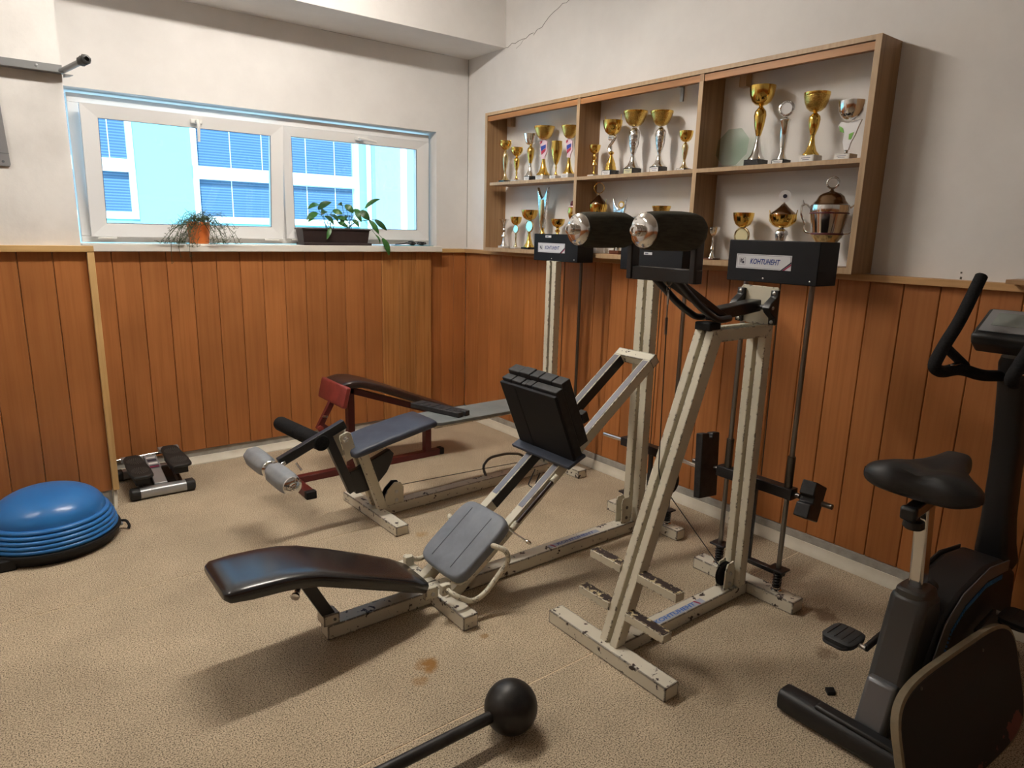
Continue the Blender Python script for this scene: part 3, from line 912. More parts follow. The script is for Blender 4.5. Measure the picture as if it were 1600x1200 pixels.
G().cyl((2.41, 1.49, 1.283), (2.41, 1.615, 1.283), 0.0095).build('axle', 'black_steel', calf)
G().bar((2.432, YC, 1.287), (2.15, YC, 1.262), 0.056, 0.046).build('lever_arm', 'black_steel', calf, bevel=0.004)
G().box(2.105, 2.172, 1.520, 1.590, 1.206, 1.236).build('rubber_stop', 'black_rubber', calf, bevel=0.004)
G().bar((2.205, YC, 1.252), (1.865, YC, 1.418), 0.064, 0.022).build('yoke_plate', 'black_steel', calf, bevel=0.002)
for y in (YC - 0.047, YC + 0.047):
    G().tube(arc([(2.20, y, 1.252), (2.13, y, 1.246), (2.02, y, 1.30), (1.87, y, 1.404)], 0.05), 0.013, 10).build('yoke_tube', 'black_steel', calf)
G().box(1.842, 1.876, 1.402, 1.704, 1.394, 1.440).build('yoke_bar', 'black_steel', calf, bevel=0.003)
for y in (1.416, 1.692):
    G().prism([(1.836, y - 0.012, 1.394), (1.878, y - 0.012, 1.394), (1.878, y - 0.012, 1.56), (1.870, y - 0.012, 1.595), (1.850, y - 0.012, 1.612), (1.836, y - 0.012, 1.60)], (0, 0.024, 0)).build('upright', 'black_steel', calf, bevel=0.004)
for (y, w) in ((YC + 0.143, 0.0), (YC - 0.143, 1.0)):
    random.seed(int(y * 1000))
    ph = random.uniform(0, 6)
    def wob(u, h, w=w, ph=ph):
        k = 1 + 0.014 * sin(2 * pi * u * 9 + ph) * (1 if h > 0.2 or h < 0.03 else 0.45) + 0.012 * sin(2 * pi * u * 3 + h * 30 + ph)
        if w:
            k += 0.07 * max(0, cos(2 * pi * (u - 0.35))) * (h / 0.24)
        return k
    prof = [(0.030, 0.0), (0.050, 0.002), (0.0555, 0.012), (0.0585, 0.04), (0.060, 0.10), (0.061, 0.16), (0.060, 0.205), (0.054, 0.228), (0.042, 0.239), (0.02, 0.242)]
    ro = G().lathe(prof, (1.590, y, 1.561), (1, 0, 0), 36, wob).build('roller_pad', 'olive_cloth', calf, ang=70)
    G().lathe([(0.052, -0.001), (0.0525, -0.004), (0.050, -0.009), (0.042, -0.0155), (0.030, -0.019), (0.018, -0.020)], (1.590, y, 1.561), (1, 0, 0), 32).build('end_cap', 'chrome', ro)
    G().lathe([(0.018, -0.018), (0.018, -0.030), (0.0165, -0.031), (0.0165, -0.034), (0.0175, -0.035), (0.0175, -0.046), (0.015, -0.049), (0.009, -0.050), (0.009, -0.046), (0.002, -0.046)], (1.590, y, 1.561), (1, 0, 0), 24).build('hub', 'chrome', ro)
# cable from the yoke through the two pulleys
ck = G()
for i, zc in enumerate((1.388, 1.366)):
    ck.torus((1.90, 1.557, zc), 0.010, 0.0022, (0, 1, 0) if i % 2 else (1, 0, 0), 14, 6)
ck.build('chain_link', 'steel_dark', calf, kind='stuff')
G().tube([(1.90 + 0.012 * cos(a) * 0.7, 1.557 + 0.012 * cos(a) * 0.7, 1.335 + 0.024 * sin(a)) for a in [2 * pi * i / 16 for i in range(16)]], 0.003, 6, closed=True).build('carabiner', 'steel_rod', calf)
G().tube([(1.90 + 0.006 * cos(a), 1.557 + 0.006 * cos(a), 1.288 + 0.026 * sin(a)) for a in [2 * pi * i / 14 for i in range(14)]], 0.0022, 6, closed=True).build('thimble', 'steel_dark', calf)
G().cyl((1.90, 1.557, 1.265), (1.90, 1.556, 1.205), 0.0048, n=8).build('ferrule', 'steel_dark', calf)
G().tube([(1.90, 1.556, 1.27), (1.915, 1.554, 0.70), (1.94, YC, 0.625), (1.985, YC, 0.585), (2.37, YC, 0.165)], 0.0022, 6).build('cable', 'black_steel', calf)
G().lathe([(0.014, -0.007), (0.047, -0.007), (0.050, -0.004), (0.044, 0), (0.050, 0.004), (0.047, 0.007), (0.014, 0.007)], (1.985, YC, 0.632), (0, 1, 0), 24).build('pulley', 'black_rubber', calf)
G().lathe([(0.016, -0.009), (0.050, -0.009), (0.054, -0.005), (0.047, 0), (0.054, 0.005), (0.050, 0.009), (0.016, 0.009)], (2.415, 1.560, 0.118), (0, 1, 0), 28).build('pulley', 'black_rubber', calf)
pb = G().xz([(2.392, ZF), (2.455, ZF), (2.462, 0.135), (2.445, 0.176), (2.405, 0.170), (2.394, 0.14)], 1.536, 1.543).build('pulley_plate', 'paint_cream', calf, bevel=0.001)
G().xz([(2.392, ZF), (2.455, ZF), (2.462, 0.135), (2.445, 0.176), (2.405, 0.170), (2.394, 0.14)], 1.578, 1.584).build('pulley_plate', 'paint_cream', calf, bevel=0.001)
for zc in (0.125, 0.078):
    G().lathe([(0.009, 0), (0.009, 0.003), (0.006, 0.004), (0.006, 0.008), (0.001, 0.009)], (2.425, 1.536, zc), (0, -1, 0), 8).build('bolt', 'bolt_steel', pb)

# loose weight slabs hung on the carriage pins


def slab(label, c, size, rot, notch=True):
    sx, sy, sz = size
    g = G()
    pts = [(-sx / 2, -sz / 2), (sx / 2, -sz / 2), (sx / 2, sz / 2), (sx * 0.12, sz / 2), (sx * 0.08, sz / 2 - 0.022), (-sx * 0.08, sz / 2 - 0.022), (-sx * 0.12, sz / 2), (-sx / 2, sz / 2)]
    g.xz(pts, -sy / 2, sy / 2)
    for ax, an in rot:
        g.rot((0, 0, 0), ax, an)
    o = g.build('weight_plate', 'black_iron', origin=(0, 0, 0), bevel=0.004)
    o.location = c
    return tag(o, label, 'weight plate', 'iron slabs on the calf machine')


slab('tall notched black iron slab hung on the far weight pin of the calf machine', (2.575, 1.812, 0.512), (0.13, 0.036, 0.30), [((0, 1, 0), 0.10), ((1, 0, 0), -0.12)])
slab('short notched black iron slab hung on the near weight pin of the calf machine', (2.575, 1.302, 0.505), (0.15, 0.058, 0.13), [((0, 1, 0), -1.15), ((0, 0, 1), 0.12)])

# ---------------------------------------------------------------- leg press
YL = 2.285
lp = thing('leg_press_machine', 'cream chipped leg press with black bent bench, grey seat and inclined rails', 'exercise machine', (1.7, YL, 0))
bm_ = G().box(0.895, 2.700, 2.250, 2.320, 0, 0.060).build('base_beam', 'paint_chipped', lp, bevel=0.003)
G().box(1.350, 1.420, 2.000, 2.250, 0, 0.060).build('front_foot', 'paint_chipped', lp, bevel=0.003)
G().box(1.350, 1.420, 2.320, 2.570, 0, 0.060).build('front_foot', 'paint_chipped', lp, bevel=0.003)
G().box(2.700, 2.765, 2.040, 2.543, 0, 0.055).build('rear_foot', 'paint_chipped', lp, bevel=0.003)
st = G().box(2.03, 2.36, 2.262, 2.292, 0.0595, 0.0608).build('sticker', 'sticker_grey', bm_, smooth=False)
g = G(); put_text(g, 'KOHTUHEHT', 0.028, (2.205, 2.277, 0.0612), (1, 0, 0), (0, 1, 0), 0.12, 0.0004, 0.25); g.build('lettering', 'ink_blue', st, smooth=False)
G().prism([(2.055, 2.262, 0.0609), (2.065, 2.262, 0.0609), (2.055, 2.292, 0.0609), (2.045, 2.292, 0.0609)], (0, 0, 0.0004)).build('stripe', 'ink_red', st, smooth=False)
# bench pad (bent), its strut and hinge
cl = [(0.512, 0.352), (0.53, 0.350), (0.60, 0.3475), (0.70, 0.343), (0.77, 0.335), (0.84, 0.318), (0.95, 0.275), (1.10, 0.213), (1.22, 0.160), (1.285, 0.128), (1.30, 0.120)]
rg = []
for i, (x, z) in enumerate(cl):
    a = cl[max(0, i - 1)]; b2 = cl[min(len(cl) - 1, i + 1)]
    d = Vector((b2[0] - a[0], 0, b2[1] - a[1])).normalized()
    nrm = Vector((-d.z, 0, d.x))
    hw = 0.147 if x < 1.0 else 0.147 - 0.025 * (x - 1.0) / 0.3
    th = 0.031
    if i == 0 or i == len(cl) - 1:
        hw -= 0.022; th = 0.014
    elif i == 1 or i == len(cl) - 2:
        hw -= 0.006; th = 0.026
    rg.append(sup((x, YL, z), (0, 1, 0), nrm, hw, th, 5, 36))
pad = G().rings(rg).build('bench_pad', 'leather_black', lp, ang=60)
G().bar((0.915, YL, 0.085), (0.800, YL, 0.305), 0.048, 0.046).build('strut', 'black_steel', lp, bevel=0.003)
G().box(0.882, 0.945, 2.252, 2.318, 0.060, 0.104).build('strut_bracket', 'paint_chipped', lp, bevel=0.002)
G().lathe([(0.006, 0), (0.006, 0.004), (0.001, 0.005)], (0.925, 2.252, 0.082), (0, -1, 0), 8).build('bolt', 'steel_dark', lp)
G().box(0.770, 0.840, 2.262, 2.308, 0.288, 0.312).build('pad_bracket', 'paint_cream', lp, bevel=0.002)
G().lathe([(0.008, 0), (0.008, 0.02), (0.0105, 0.022), (0.0105, 0.05), (0.008, 0.052), (0.008, 0.058), (0.016, 0.060), (0.016, 0.068), (0.006, 0.071)], (0.800, 2.262, 0.268), (-0.55, -0.75, -0.28), 16).build('locking_pin', 'chrome', lp)
hg = G().box(1.285, 1.345, 2.180, 2.205, 0.068, 0.118).build('hinge', 'paint_cream', lp, bevel=0.003)
G().lathe([(0.010, 0), (0.010, 0.003), (0.001, 0.004)], (1.318, 2.180, 0.090), (0, -1, 0), 10).build('bolt', 'bolt_steel', hg)
G().cyl((1.318, 2.19, 0.092), (1.262, 2.20, 0.118), 0.011).build('hinge_pin', 'bolt_steel', lp)
# rails: u = along, n = up normal
U = Vector((0.796, 0, 0.605)); NN = Vector((-0.605, 0, 0.796))
R0 = Vector((1.692, 0, 0.303))


def rp(s, off, y):
    return R0 + U * s + NN * off + Vector((0, y, 0))


for (y0, y1) in ((2.166, 2.211), (2.359, 2.404)):
    yc = (y0 + y1) / 2
    ra = G().bar(rp(-0.42, -0.026, yc), rp(1.072, -0.026, yc), y1 - y0, 0.052).build('rail', 'paint_cream', lp, bevel=0.002)
    G().bar(rp(0.10, 0.0008, yc), rp(1.060, 0.0008, yc), 0.031, 0.0016).build('running_strip', 'rail_steel', ra, smooth=False)
G().bar(rp(0.06, -0.026, 2.3575), rp(1.06, -0.026, 2.3575), 0.003, 0.050).build('running_side', 'black_steel', lp, smooth=False)
G().bar(rp(1.090, -0.026, 2.164), rp(1.090, -0.026, 2.406), 0.050, 0.052, side=tuple(U)).build('crossbar', 'paint_chipped', lp, bevel=0.002)
G().bar(rp(-0.40, -0.05, 2.13), rp(-0.40, -0.05, 2.44), 0.05, 0.03, side=tuple(U)).build('seat_bar', 'paint_cream', lp, bevel=0.003)
# twin post
for (y0, y1) in ((2.225, 2.268), (2.288, 2.331)):
    G().box(2.598, 2.648, y0, y1, 0.06, 1.374).build('post', 'paint_cream', lp, bevel=0.003)
pulley_box(lp, 2.630, YL, (2.30, 1.458), big_label=False)
for s in (-1, 1):
    y = YL + s * 0.148
    G().cyl((2.732, y, 0.055), (2.732, y, 1.374), 0.0105).build('guide_rod', 'steel_rod', lp)
    spring(lp, 2.732, y, 0.060, 0.130)
    G().box(2.705, 2.760, y - 0.034, y + 0.034, 0.132, 0.140).build('stop_plate', 'black_steel', lp, bevel=0.002)
car = G().box(2.708, 2.756, 2.100, 2.478, 0.405, 0.452).build('carriage', 'black_steel', lp, bevel=0.003)
G().cyl((2.732, 2.478, 0.430), (2.732, 2.625, 0.428), 0.012).build('weight_pin', 'chrome', car)
G().cyl((2.732, 2.100, 0.430), (2.732, 1.968, 0.424), 0.012).build('weight_pin', 'chrome', car)
G().box(2.745, 2.757, 2.278, 2.302, 0.12, 0.41).build('strap', 'black_steel', lp)
G().box(2.742, 2.760, 2.16, 2.47, 0.112, 0.130).build('lower_bar', 'black_steel', lp)
G().cyl((2.732, YL, 0.45), (2.732, YL, 1.374), 0.0025, n=6).build('cable', 'steel_dark', lp)
pb = G().xz([(2.520, 0.06), (2.585, 0.06), (2.585, 0.170), (2.565, 0.200), (2.525, 0.200), (2.515, 0.17)], 2.262, 2.268).build('pulley_plate', 'paint_cream', lp, bevel=0.001)
G().xz([(2.520, 0.06), (2.585, 0.06), (2.585, 0.170), (2.565, 0.200), (2.525, 0.200), (2.515, 0.17)], 2.302, 2.308).build('pulley_plate', 'paint_cream', lp, bevel=0.001)
for zc in (0.145, 0.088):
    G().lathe([(0.009, 0), (0.009, 0.003), (0.005, 0.004), (0.001, 0.005)], (2.553, 2.262, zc), (0, -1, 0), 8).build('bolt', 'steel_dark', pb)
# seat pad with piping, on its frame
rg = []
for off, k in ((0.012, 0.93), (0.016, 0.985), (0.032, 1.0), (0.046, 1.0), (0.056, 0.975), (0.060, 0.93), (0.0605, 0.6), (0.061, 0.2)):
    rg.append(sup(rp(-0.165, off, 2.275), U, (0, 1, 0), 0.172 * k, 0.160 * k, 5.5, 40))
sp_ = G().rings(rg).build('seat_pad', 'vinyl_grey', lp, ang=50)
for y in (2.205, 2.350):
    G().tube([rp(-0.30, 0.0612, y), rp(-0.03, 0.0612, y + 0.006)], 0.0016, 5).build('seam', 'gasket', sp_)
G().rings([sup(rp(-0.17, o_, 2.275), U, (0, 1, 0), 0.165, 0.150, 6, 32) for o_ in (0.0, 0.012)]).build('seat_board', 'paint_cream', lp)
# hand grips either side of the seat
for s, yb in ((-1, 2.13), (1, 2.43)):
    yo = yb + s * 0.07
    pts = arc([(1.345, yb, 0.130), (1.36, yo, 0.118), (1.435, yo, 0.072), (1.50, yo, 0.094), (1.617, yo, 0.205), (1.60, yo, 0.255), (1.565, yb, 0.262)], 0.035)
    G().tube(pts, 0.0115, 10).build('hand_grip', 'paint_cream', lp)
    G().box(1.325, 1.365, yb - 0.014, yb + 0.014, 0.105, 0.150).build('grip_clamp', 'paint_cream', lp, bevel=0.003)
# lock rod beside the near rail, lever
G().cyl(rp(0.02, -0.012, 2.148), rp(0.30, -0.012, 2.148), 0.0085).build('lock_rod', 'leather_brown', lp)
for s in (0.01, 0.29):
    G().cyl(rp(s - 0.015, -0.012, 2.148), rp(s + 0.022, -0.012, 2.148), 0.014).build('rod_clamp', 'paint_cream', lp)
lv = G().cyl((1.672, 2.14, 0.298), (1.740, 2.09, 0.242), 0.0042, n=8).build('release_lever', 'chrome', lp)
G().lathe([(0.004, 0), (0.008, 0.004), (0.0085, 0.020), (0.005, 0.026)], (1.733, 2.095, 0.248), (0.068, -0.05, -0.056), 12).build('knob', 'chrome', lv)
# sled: bracket, foot plate and slabs
TL = Vector((0.392, 0, -0.92)); DP = Vector((0.92, 0, 0.392))   # down the plate, and away from the seat
P0 = Vector((1.868, 0, 0.862))                                   # top front edge of the sled at y=0 offset


def sl(a, b2, y):
    return P0 + TL * a + DP * b2 + Vector((0, y, 0))


def slabbox(a0, a1, b0, b1, y0, y1):
    q = [sl(a0, b0, y0), sl(a1, b0, y0), sl(a1, b1, y0), sl(a0, b1, y0)]
    return G().prism(q, (0, y1 - y0, 0))


fp = slabbox(0.0, 0.355, 0.0, 0.016, 2.098, 2.488).build('foot_plate', 'black_box', lp, bevel=0.003)
slabbox(0.012, 0.345, -0.0015, 0.001, 2.375, 2.385).build('plate_groove', 'black_rubber', fp, smooth=False)
slabbox(0.335, 0.350, -0.045, 0.066, 2.090, 2.500).build('sled_shelf', 'leather_blue', lp, bevel=0.003)
slabbox(0.350, 0.385, -0.01, 0.07, 2.20, 2.37).build('sled_block', 'leather_blue', lp, bevel=0.003)
slabbox(0.35, 0.395, 0.01, 0.09, 2.155, 2.20).build('sled_runner', 'black_steel', lp, bevel=0.003)
slabbox(0.35, 0.395, 0.01, 0.09, 2.37, 2.415).build('sled_runner', 'black_steel', lp, bevel=0.003)
slabbox(0.17, 0.22, 0.13, 0.165, 2.12, 2.16).build('sled_stop', 'black_steel', lp, bevel=0.003)
G().tube(arc([(1.945, 2.30, 0.47), (1.905, 2.30, 0.40), (1.915, 2.27, 0.39), (1.95, 2.27, 0.46)], 0.01), 0.003, 6).build('hook', 'black_steel', lp)

# the stack of loose iron slabs standing on the sled behind the foot plate
random.seed(11)
for j, (b0, b1, h0) in enumerate(((0.018, 0.060, -0.014), (0.062, 0.116, -0.034))):
    ys = [2.488, 2.415, 2.345, 2.312, 2.270, 2.100] if j == 0 else [2.486, 2.40, 2.325, 2.262, 2.175, 2.105]
    for k in range(5):
        a_, b_ = ys[k + 1] + 0.002, ys[k] - 0.002
        dh = random.uniform(-0.004, 0.004)
        g = slabbox(h0 + dh, 0.333 if j == 0 else 0.30, b0, b1 - 0.001, a_, b_)
        o = g.build('weight_plate', 'black_iron', bevel=0.004)
        row = ('front', 'rear')[j]
        nth = ('first', 'second', 'third', 'fourth', 'last')[k]
        tag(o, '%s black iron slab from the window side, %s row of leg press sled' % (nth, row), 'weight plate', 'iron slabs on the leg press sled')

# ---------------------------------------------------------------- leg extension / leg curl machine
YE = 3.21
ex = thing('leg_curl_machine', 'cream leg curl machine with blue seat, grey ankle rollers and long board', 'exercise machine', (1.57, YE, 0), radians(1.5))
G().box(1.530, 1.604, 2.905, 3.515, 0, 0.052).build('front_foot', 'paint_chipped', ex, bevel=0.003)
G().box(2.895, 2.968, 2.962, 3.458, 0, 0.052).build('rear_foot', 'paint_chipped', ex, bevel=0.003)
G().box(1.604, 2.895, 3.175, 3.245, 0, 0.060).build('base_beam', 'paint_chipped', ex, bevel=0.003)
for (y0, y1) in ((3.150, 3.188), (3.232, 3.270)):
    G().xz([(1.568, 0.052), (1.620, 0.052), (1.500, 0.415), (1.448, 0.415)], y0, y1).build('inclined_post', 'paint_cream', ex, bevel=0.003)
    pl_ = G().xz([(1.382, 0.368), (1.445, 0.392), (1.412, 0.518), (1.392, 0.528), (1.352, 0.515), (1.349, 0.50)], y0 - 0.004, y0 + 0.006 if y0 < 3.2 else y0 + 0.004).build('pivot_plate', 'paint_cream', ex, bevel=0.002)
    if y0 < 3.2:
        G().lathe([(0.017, 0), (0.017, 0.004), (0.012, 0.008), (0.012, 0.011), (0.002, 0.012)], (1.380, y0 - 0.004, 0.492), (0, -1, 0), 18).build('pivot_bolt', 'chrome', pl_)
G().box(1.455, 1.60, 3.150, 3.270, 0.392, 0.420).build('seat_support', 'paint_cream', ex, bevel=0.003)
# lever: upper bar to the ankle rollers, lower bar to the cam
G().bar((1.405, 3.21, 0.556), (1.055, 3.21, 0.412), 0.036, 0.046).build('lever_arm', 'black_steel', ex, bevel=0.003)
G().bar((1.310, 3.21, 0.500), (1.440, 3.21, 0.175), 0.036, 0.046).build('lower_arm', 'black_steel', ex, bevel=0.003)
pts = [(1.420, 0.290), (1.470, 0.300), (1.56, 0.335), (1.66, 0.372), (1.684, 0.345), (1.672, 0.300), (1.640, 0.245), (1.590, 0.198), (1.525, 0.162), (1.455, 0.160)]
G().xz(pts, 3.192, 3.228).build('cam', 'black_steel', ex, bevel=0.003)
dr = Vector((-0.012, 0.55, -0.022))
G().lathe([(0.010, 0.0), (0.038, 0.002), (0.041, 0.012), (0.041, 0.25), (0.0385, 0.262), (0.0385, 0.272), (0.041, 0.284), (0.041, 0.535), (0.038, 0.548), (0.010, 0.551)], (1.272, 3.182, 0.478), dr, 24).build('thigh_roller', 'foam_black', ex)
G().cyl((1.08, 3.20, 0.412), (1.02, 3.19, 0.385), 0.012).build('roller_stem', 'chrome', ex)
G().cyl((1.135, 3.195, 0.398), (1.150, 3.165, 0.365), 0.006, n=10).build('adjust_pin', 'chrome', ex)
G().cyl((1.005, 2.885, 0.395), (1.005, 3.49, 0.395), 0.012).build('roller_axle', 'chrome', ex)
random.seed(5)
for (ya, yb) in ((2.915, 3.165), (3.205, 3.46)):
    ph = random.uniform(0, 6)
    wb_ = lambda u, h, ph=ph, n=(yb - ya): 1 + (0.055 * sin(2 * pi * u * 7 + ph) + 0.03 * sin(2 * pi * u * 4 + 2 * ph)) * (1 if (h < 0.04 or h > n - 0.04) else 0.35)
    n_ = yb - ya
    G().lathe([(0.022, 0), (0.036, 0.006), (0.046, 0.022), (0.051, 0.05), (0.052, n_ / 2), (0.051, n_ - 0.05), (0.046, n_ - 0.022), (0.036, n_ - 0.006), (0.022, n_)], (1.005, ya, 0.395), (0, 1, 0), 32, wb_).build('ankle_roller', 'vinyl_roller_grey', ex, ang=70)
for (ya, d_) in ((2.912, -1), (3.185, 1)):
    G().lathe([(0.012, -0.012), (0.030, -0.011), (0.042, -0.004), (0.044, 0.0), (0.042, 0.004), (0.030, 0.010), (0.012, 0.012)] if d_ == 1 else
              [(0.042, 0.008), (0.044, 0.004), (0.042, -0.002), (0.030, -0.008), (0.020, -0.009), (0.018, -0.018), (0.010, -0.020), (0.010, -0.030), (0.003, -0.032)], (1.005, ya, 0.395), (0, 1, 0), 28).build('roller_disc', 'chrome', ex)
# seat pad (blue) and long board (green grey)
rg = []
st_ = [(1.405, 0.405, 0.118, 0.012), (1.412, 0.410, 0.132, 0.020), (1.45, 0.420, 0.140, 0.024), (1.60, 0.452, 0.140, 0.024), (1.80, 0.487, 0.137, 0.024), (1.895, 0.501, 0.132, 0.022), (1.905, 0.502, 0.122, 0.012)]
for i, (x, z, hw, th) in enumerate(st_):
    rg.append(sup((x, 3.222, z), (0, 1, 0), Vector((-0.2, 0, 1)).normalized(), hw, th, 5, 32))
G().rings(rg).build('seat_pad', 'leather_blue', ex, ang=50)
G().rings([sup((x, 3.225, 0.488 + dz), (0, 1, 0), (0, 0, 1), hw, 0.011, 8, 24) for x, hw, dz in ((1.915, 0.115, 0.004), (1.935, 0.128, 0.003), (2.30, 0.130, 0), (2.62, 0.130, -0.002), (2.64, 0.118, -0.002))]).build('long_board', 'vinyl_green_grey', ex, ang=50)
G().box(1.95, 2.815, 3.19, 3.23, 0.440, 0.478).build('board_rail', 'paint_cream', ex, bevel=0.002)
pb = G().xz([(1.612, 0.060), (1.728, 0.060), (1.728, 0.150), (1.708, 0.180), (1.672, 0.186), (1.630, 0.150), (1.612, 0.118)], 3.166, 3.174).build('pulley_plate', 'paint_cream', ex, bevel=0.001)
G().xz([(1.612, 0.060), (1.728, 0.060), (1.728, 0.150), (1.708, 0.180), (1.672, 0.186), (1.630, 0.150), (1.612, 0.118)], 3.205, 3.212).build('pulley_plate', 'black_steel', ex, bevel=0.001)
for zc in (0.132, 0.082):
    G().lathe([(0.011, 0), (0.011, 0.003), (0.006, 0.004), (0.001, 0.005)], (1.682, 3.166, zc), (0, -1, 0), 8).build('bolt', 'bolt_steel', pb)
G().lathe([(0.014, -0.008), (0.044, -0.008), (0.048, -0.004), (0.042, 0), (0.048, 0.004), (0.044, 0.008), (0.014, 0.008)], (1.675, 3.190, 0.115), (0, 1, 0), 24).build('pulley', 'black_rubber', ex)
G().tube([(1.70, 3.19, 0.155), (2.35, 3.19, 0.125), (2.80, 3.19, 0.10)], 0.0022, 6).build('cable', 'black_steel', ex)
G().tube(arc([(2.352, 3.23, 0.055), (2.345, 3.26, 0.110), (2.42, 3.29, 0.148), (2.56, 3.29, 0.148), (2.68, 3.28, 0.125), (2.72, 3.235, 0.050)], 0.04), 0.0085, 8).build('bent_handle', 'steel_dark', ex)
for (y0, y1) in ((3.166, 3.201), (3.219, 3.254)):
    G().box(2.815, 2.865, y0, y1, 0.06, 1.374).build('post', 'paint_cream', ex, bevel=0.003)
pulley_box(ex, 2.845, YE, (3.275, 1.522))
for s in (-1, 1):
    y = YE + s * 0.148
    G().cyl((2.932, y, 0.052), (2.932, y, 1.374), 0.0095).build('guide_rod', 'steel_dark', ex)
    spring(ex, 2.932, y, 0.058, 0.13)
car = G().box(2.908, 2.956, YE - 0.19, YE + 0.19, 0.30, 0.346).build('carriage', 'black_steel', ex, bevel=0.003)
G().cyl((2.932, YE, 0.34), (2.932, YE, 1.374), 0.0025, n=6).build('cable', 'steel_dark', ex)

# ---------------------------------------------------------------- red incline sit-up bench
YR = 3.93
rb = thing('incline_bench', 'red steel incline sit-up bench with dark brown padded top near the window wall', 'bench', (1.9, YR, 0))
lb_ = G().box(1.39, 2.42, 3.905, 3.955, 0.0, 0.042).build('floor_bar', 'red_paint', rb, bevel=0.002)
G().box(2.42, 2.455, 3.903, 3.957, 0.0, 0.046).build('end_cap', 'black_rubber', rb, bevel=0.004)
G().box(1.350, 1.405, 3.66, 4.20, 0.0, 0.042).build('foot', 'red_paint', rb, bevel=0.002)
for y0, y1 in ((3.625, 3.665), (4.195, 4.235)):
    G().box(1.347, 1.408, y0, y1, 0.0, 0.046).build('foot_cap', 'black_rubber', rb, bevel=0.004)
G().box(1.742, 1.786, 3.905, 3.955, 0.042, 0.56).build('front_post', 'red_paint', rb, bevel=0.002)
G().box(2.305, 2.350, 3.905, 3.955, 0.042, 0.300).build('rear_post', 'red_paint', rb, bevel=0.002)
G().bar((1.72, YR, 0.562), (2.48, YR, 0.282), 0.05, 0.04).build('top_rail', 'red_paint', rb, bevel=0.002)
cl = [(1.668, 0.590), (1.68, 0.598), (1.74, 0.604), (1.80, 0.598), (1.92, 0.560), (2.10, 0.487), (2.30, 0.402), (2.50, 0.318), (2.56, 0.292), (2.572, 0.285)]
rg = []
for i, (x, z) in enumerate(cl):
    a = cl[max(0, i - 1)]; b2 = cl[min(len(cl) - 1, i + 1)]
    d = Vector((b2[0] - a[0], 0, b2[1] - a[1])).normalized()
    nrm = Vector((-d.z, 0, d.x))
    hw, th = 0.142, 0.026
    if i in (0, len(cl) - 1):
        hw, th = 0.12, 0.010
    elif i in (1, len(cl) - 2):
        hw, th = 0.137, 0.021
    rg.append(sup((x, YR + 0.01, z), (0, 1, 0), nrm, hw, th, 5, 32))
G().rings(rg).build('pad', 'leather_brown', rb, ang=60)
kp = G().rings([sup(Vector((1.655, y, 0.546)), Vector((0.25, 0, 1)).normalized(), Vector((1, 0, -0.25)).normalized(), a_, b_, 6, 24) for y, a_, b_ in ((3.725, 0.058, 0.012), (3.735, 0.066, 0.019), (4.09, 0.066, 0.019), (4.10, 0.058, 0.012))]).build('shin_pad', 'red_vinyl', rb, ang=50)
G().bar((1.645, 3.915, 0.50), (1.545, 3.915, 0.325), 0.03, 0.034).build('leg_arm', 'red_paint', rb, bevel=0.002)
G().cyl((1.575, 3.90, 0.405), (1.575, 3.845, 0.418), 0.0065, n=10).build('adjust_pin', 'steel_rod', rb)
G().bar((1.555, 3.915, 0.36), (1.755, 3.93, 0.20), 0.03, 0.03).build('brace', 'red_paint', rb, bevel=0.002)
G().lathe([(0.006, 0), (0.018, 0.004), (0.019, 0.02), (0.006, 0.024)], (1.548, 3.90, 0.335), (0, -1, 0), 12).build('knob', 'red_vinyl', rb)
# notched iron slab lying across the long board of the leg curl machine
dl = Vector((0.115, -0.365, 0)).normalized(); dw = Vector((dl.y, -dl.x, 0)) * -1
c0 = Vector((2.055, 3.325, 0.5020))
pts = [(-0.185, -0.048), (0.185, -0.048), (0.185, -0.006), (0.160, -0.006), (0.160, 0.010), (0.192, 0.010), (0.192, 0.048), (-0.178, 0.048)]
ws = thing('weight_slab', 'notched black iron slab lying across the long grey board', 'weight plate', tuple(c0))
G().prism([c0 + dl * a + dw * b2 for a, b2 in pts], (0, 0, 0.028)).build('slab', 'black_iron', ws, bevel=0.003)
for k in range(6):
    q = c0 + dl * (-0.13 + 0.05 * k) + Vector((0, 0, 0.0285))
    G().bar(q - dw * 0.040, q + dw * (0.004 if k % 2 else 0.036), 0.026, 0.004, side=tuple(dl)).build('ridge', 'black_iron', ws, bevel=0.001)

# ---------------------------------------------------------------- mini stepper
sp = thing('mini_stepper', 'small silver and black foot stepper by the window wall', 'stepper', (0.70, 4.36, 0))
def footbar(y, x0, x1, z=0.034, r=0.030):
    G().rings([sup((x, y, z), (0, 1, 0), (0, 0, 1), 0.036, r, 3, 20) for x in (x0 + 0.05, x1 - 0.05)]).build('foot_tube', 'silver_plastic', sp)
    for (a, b2) in ((x0, x0 + 0.055), (x1 - 0.055, x1)):
        G().rings([sup((x, y, z), (0, 1, 0), (0, 0, 1), ry, rz, 3, 20) for x, ry, rz in ((a, 0.030, r - 0.006), (a + 0.008, 0.039, r + 0.003), (b2 - 0.008, 0.039, r + 0.003), (b2, 0.030, r - 0.006))]).build('tube_cap', 'step_black', sp)
footbar(4.175, 0.530, 0.872)
footbar(4.560, 0.500, 0.860)
col = G().prism([(0.662, 4.19, 0.050), (0.730, 4.19, 0.050), (0.735, 4.56, 0.125), (0.668, 4.56, 0.125)], (0, 0, 0.022)).build('center_column', 'silver_plastic', sp, bevel=0.004)
dp = G().prism([(0.667, 4.36, 0.1072), (0.733, 4.36, 0.1072), (0.736, 4.545, 0.1445), (0.669, 4.545, 0.1445)], (0, 0, 0.0012)).build('display_sticker', 'plate_grey', col, smooth=False)
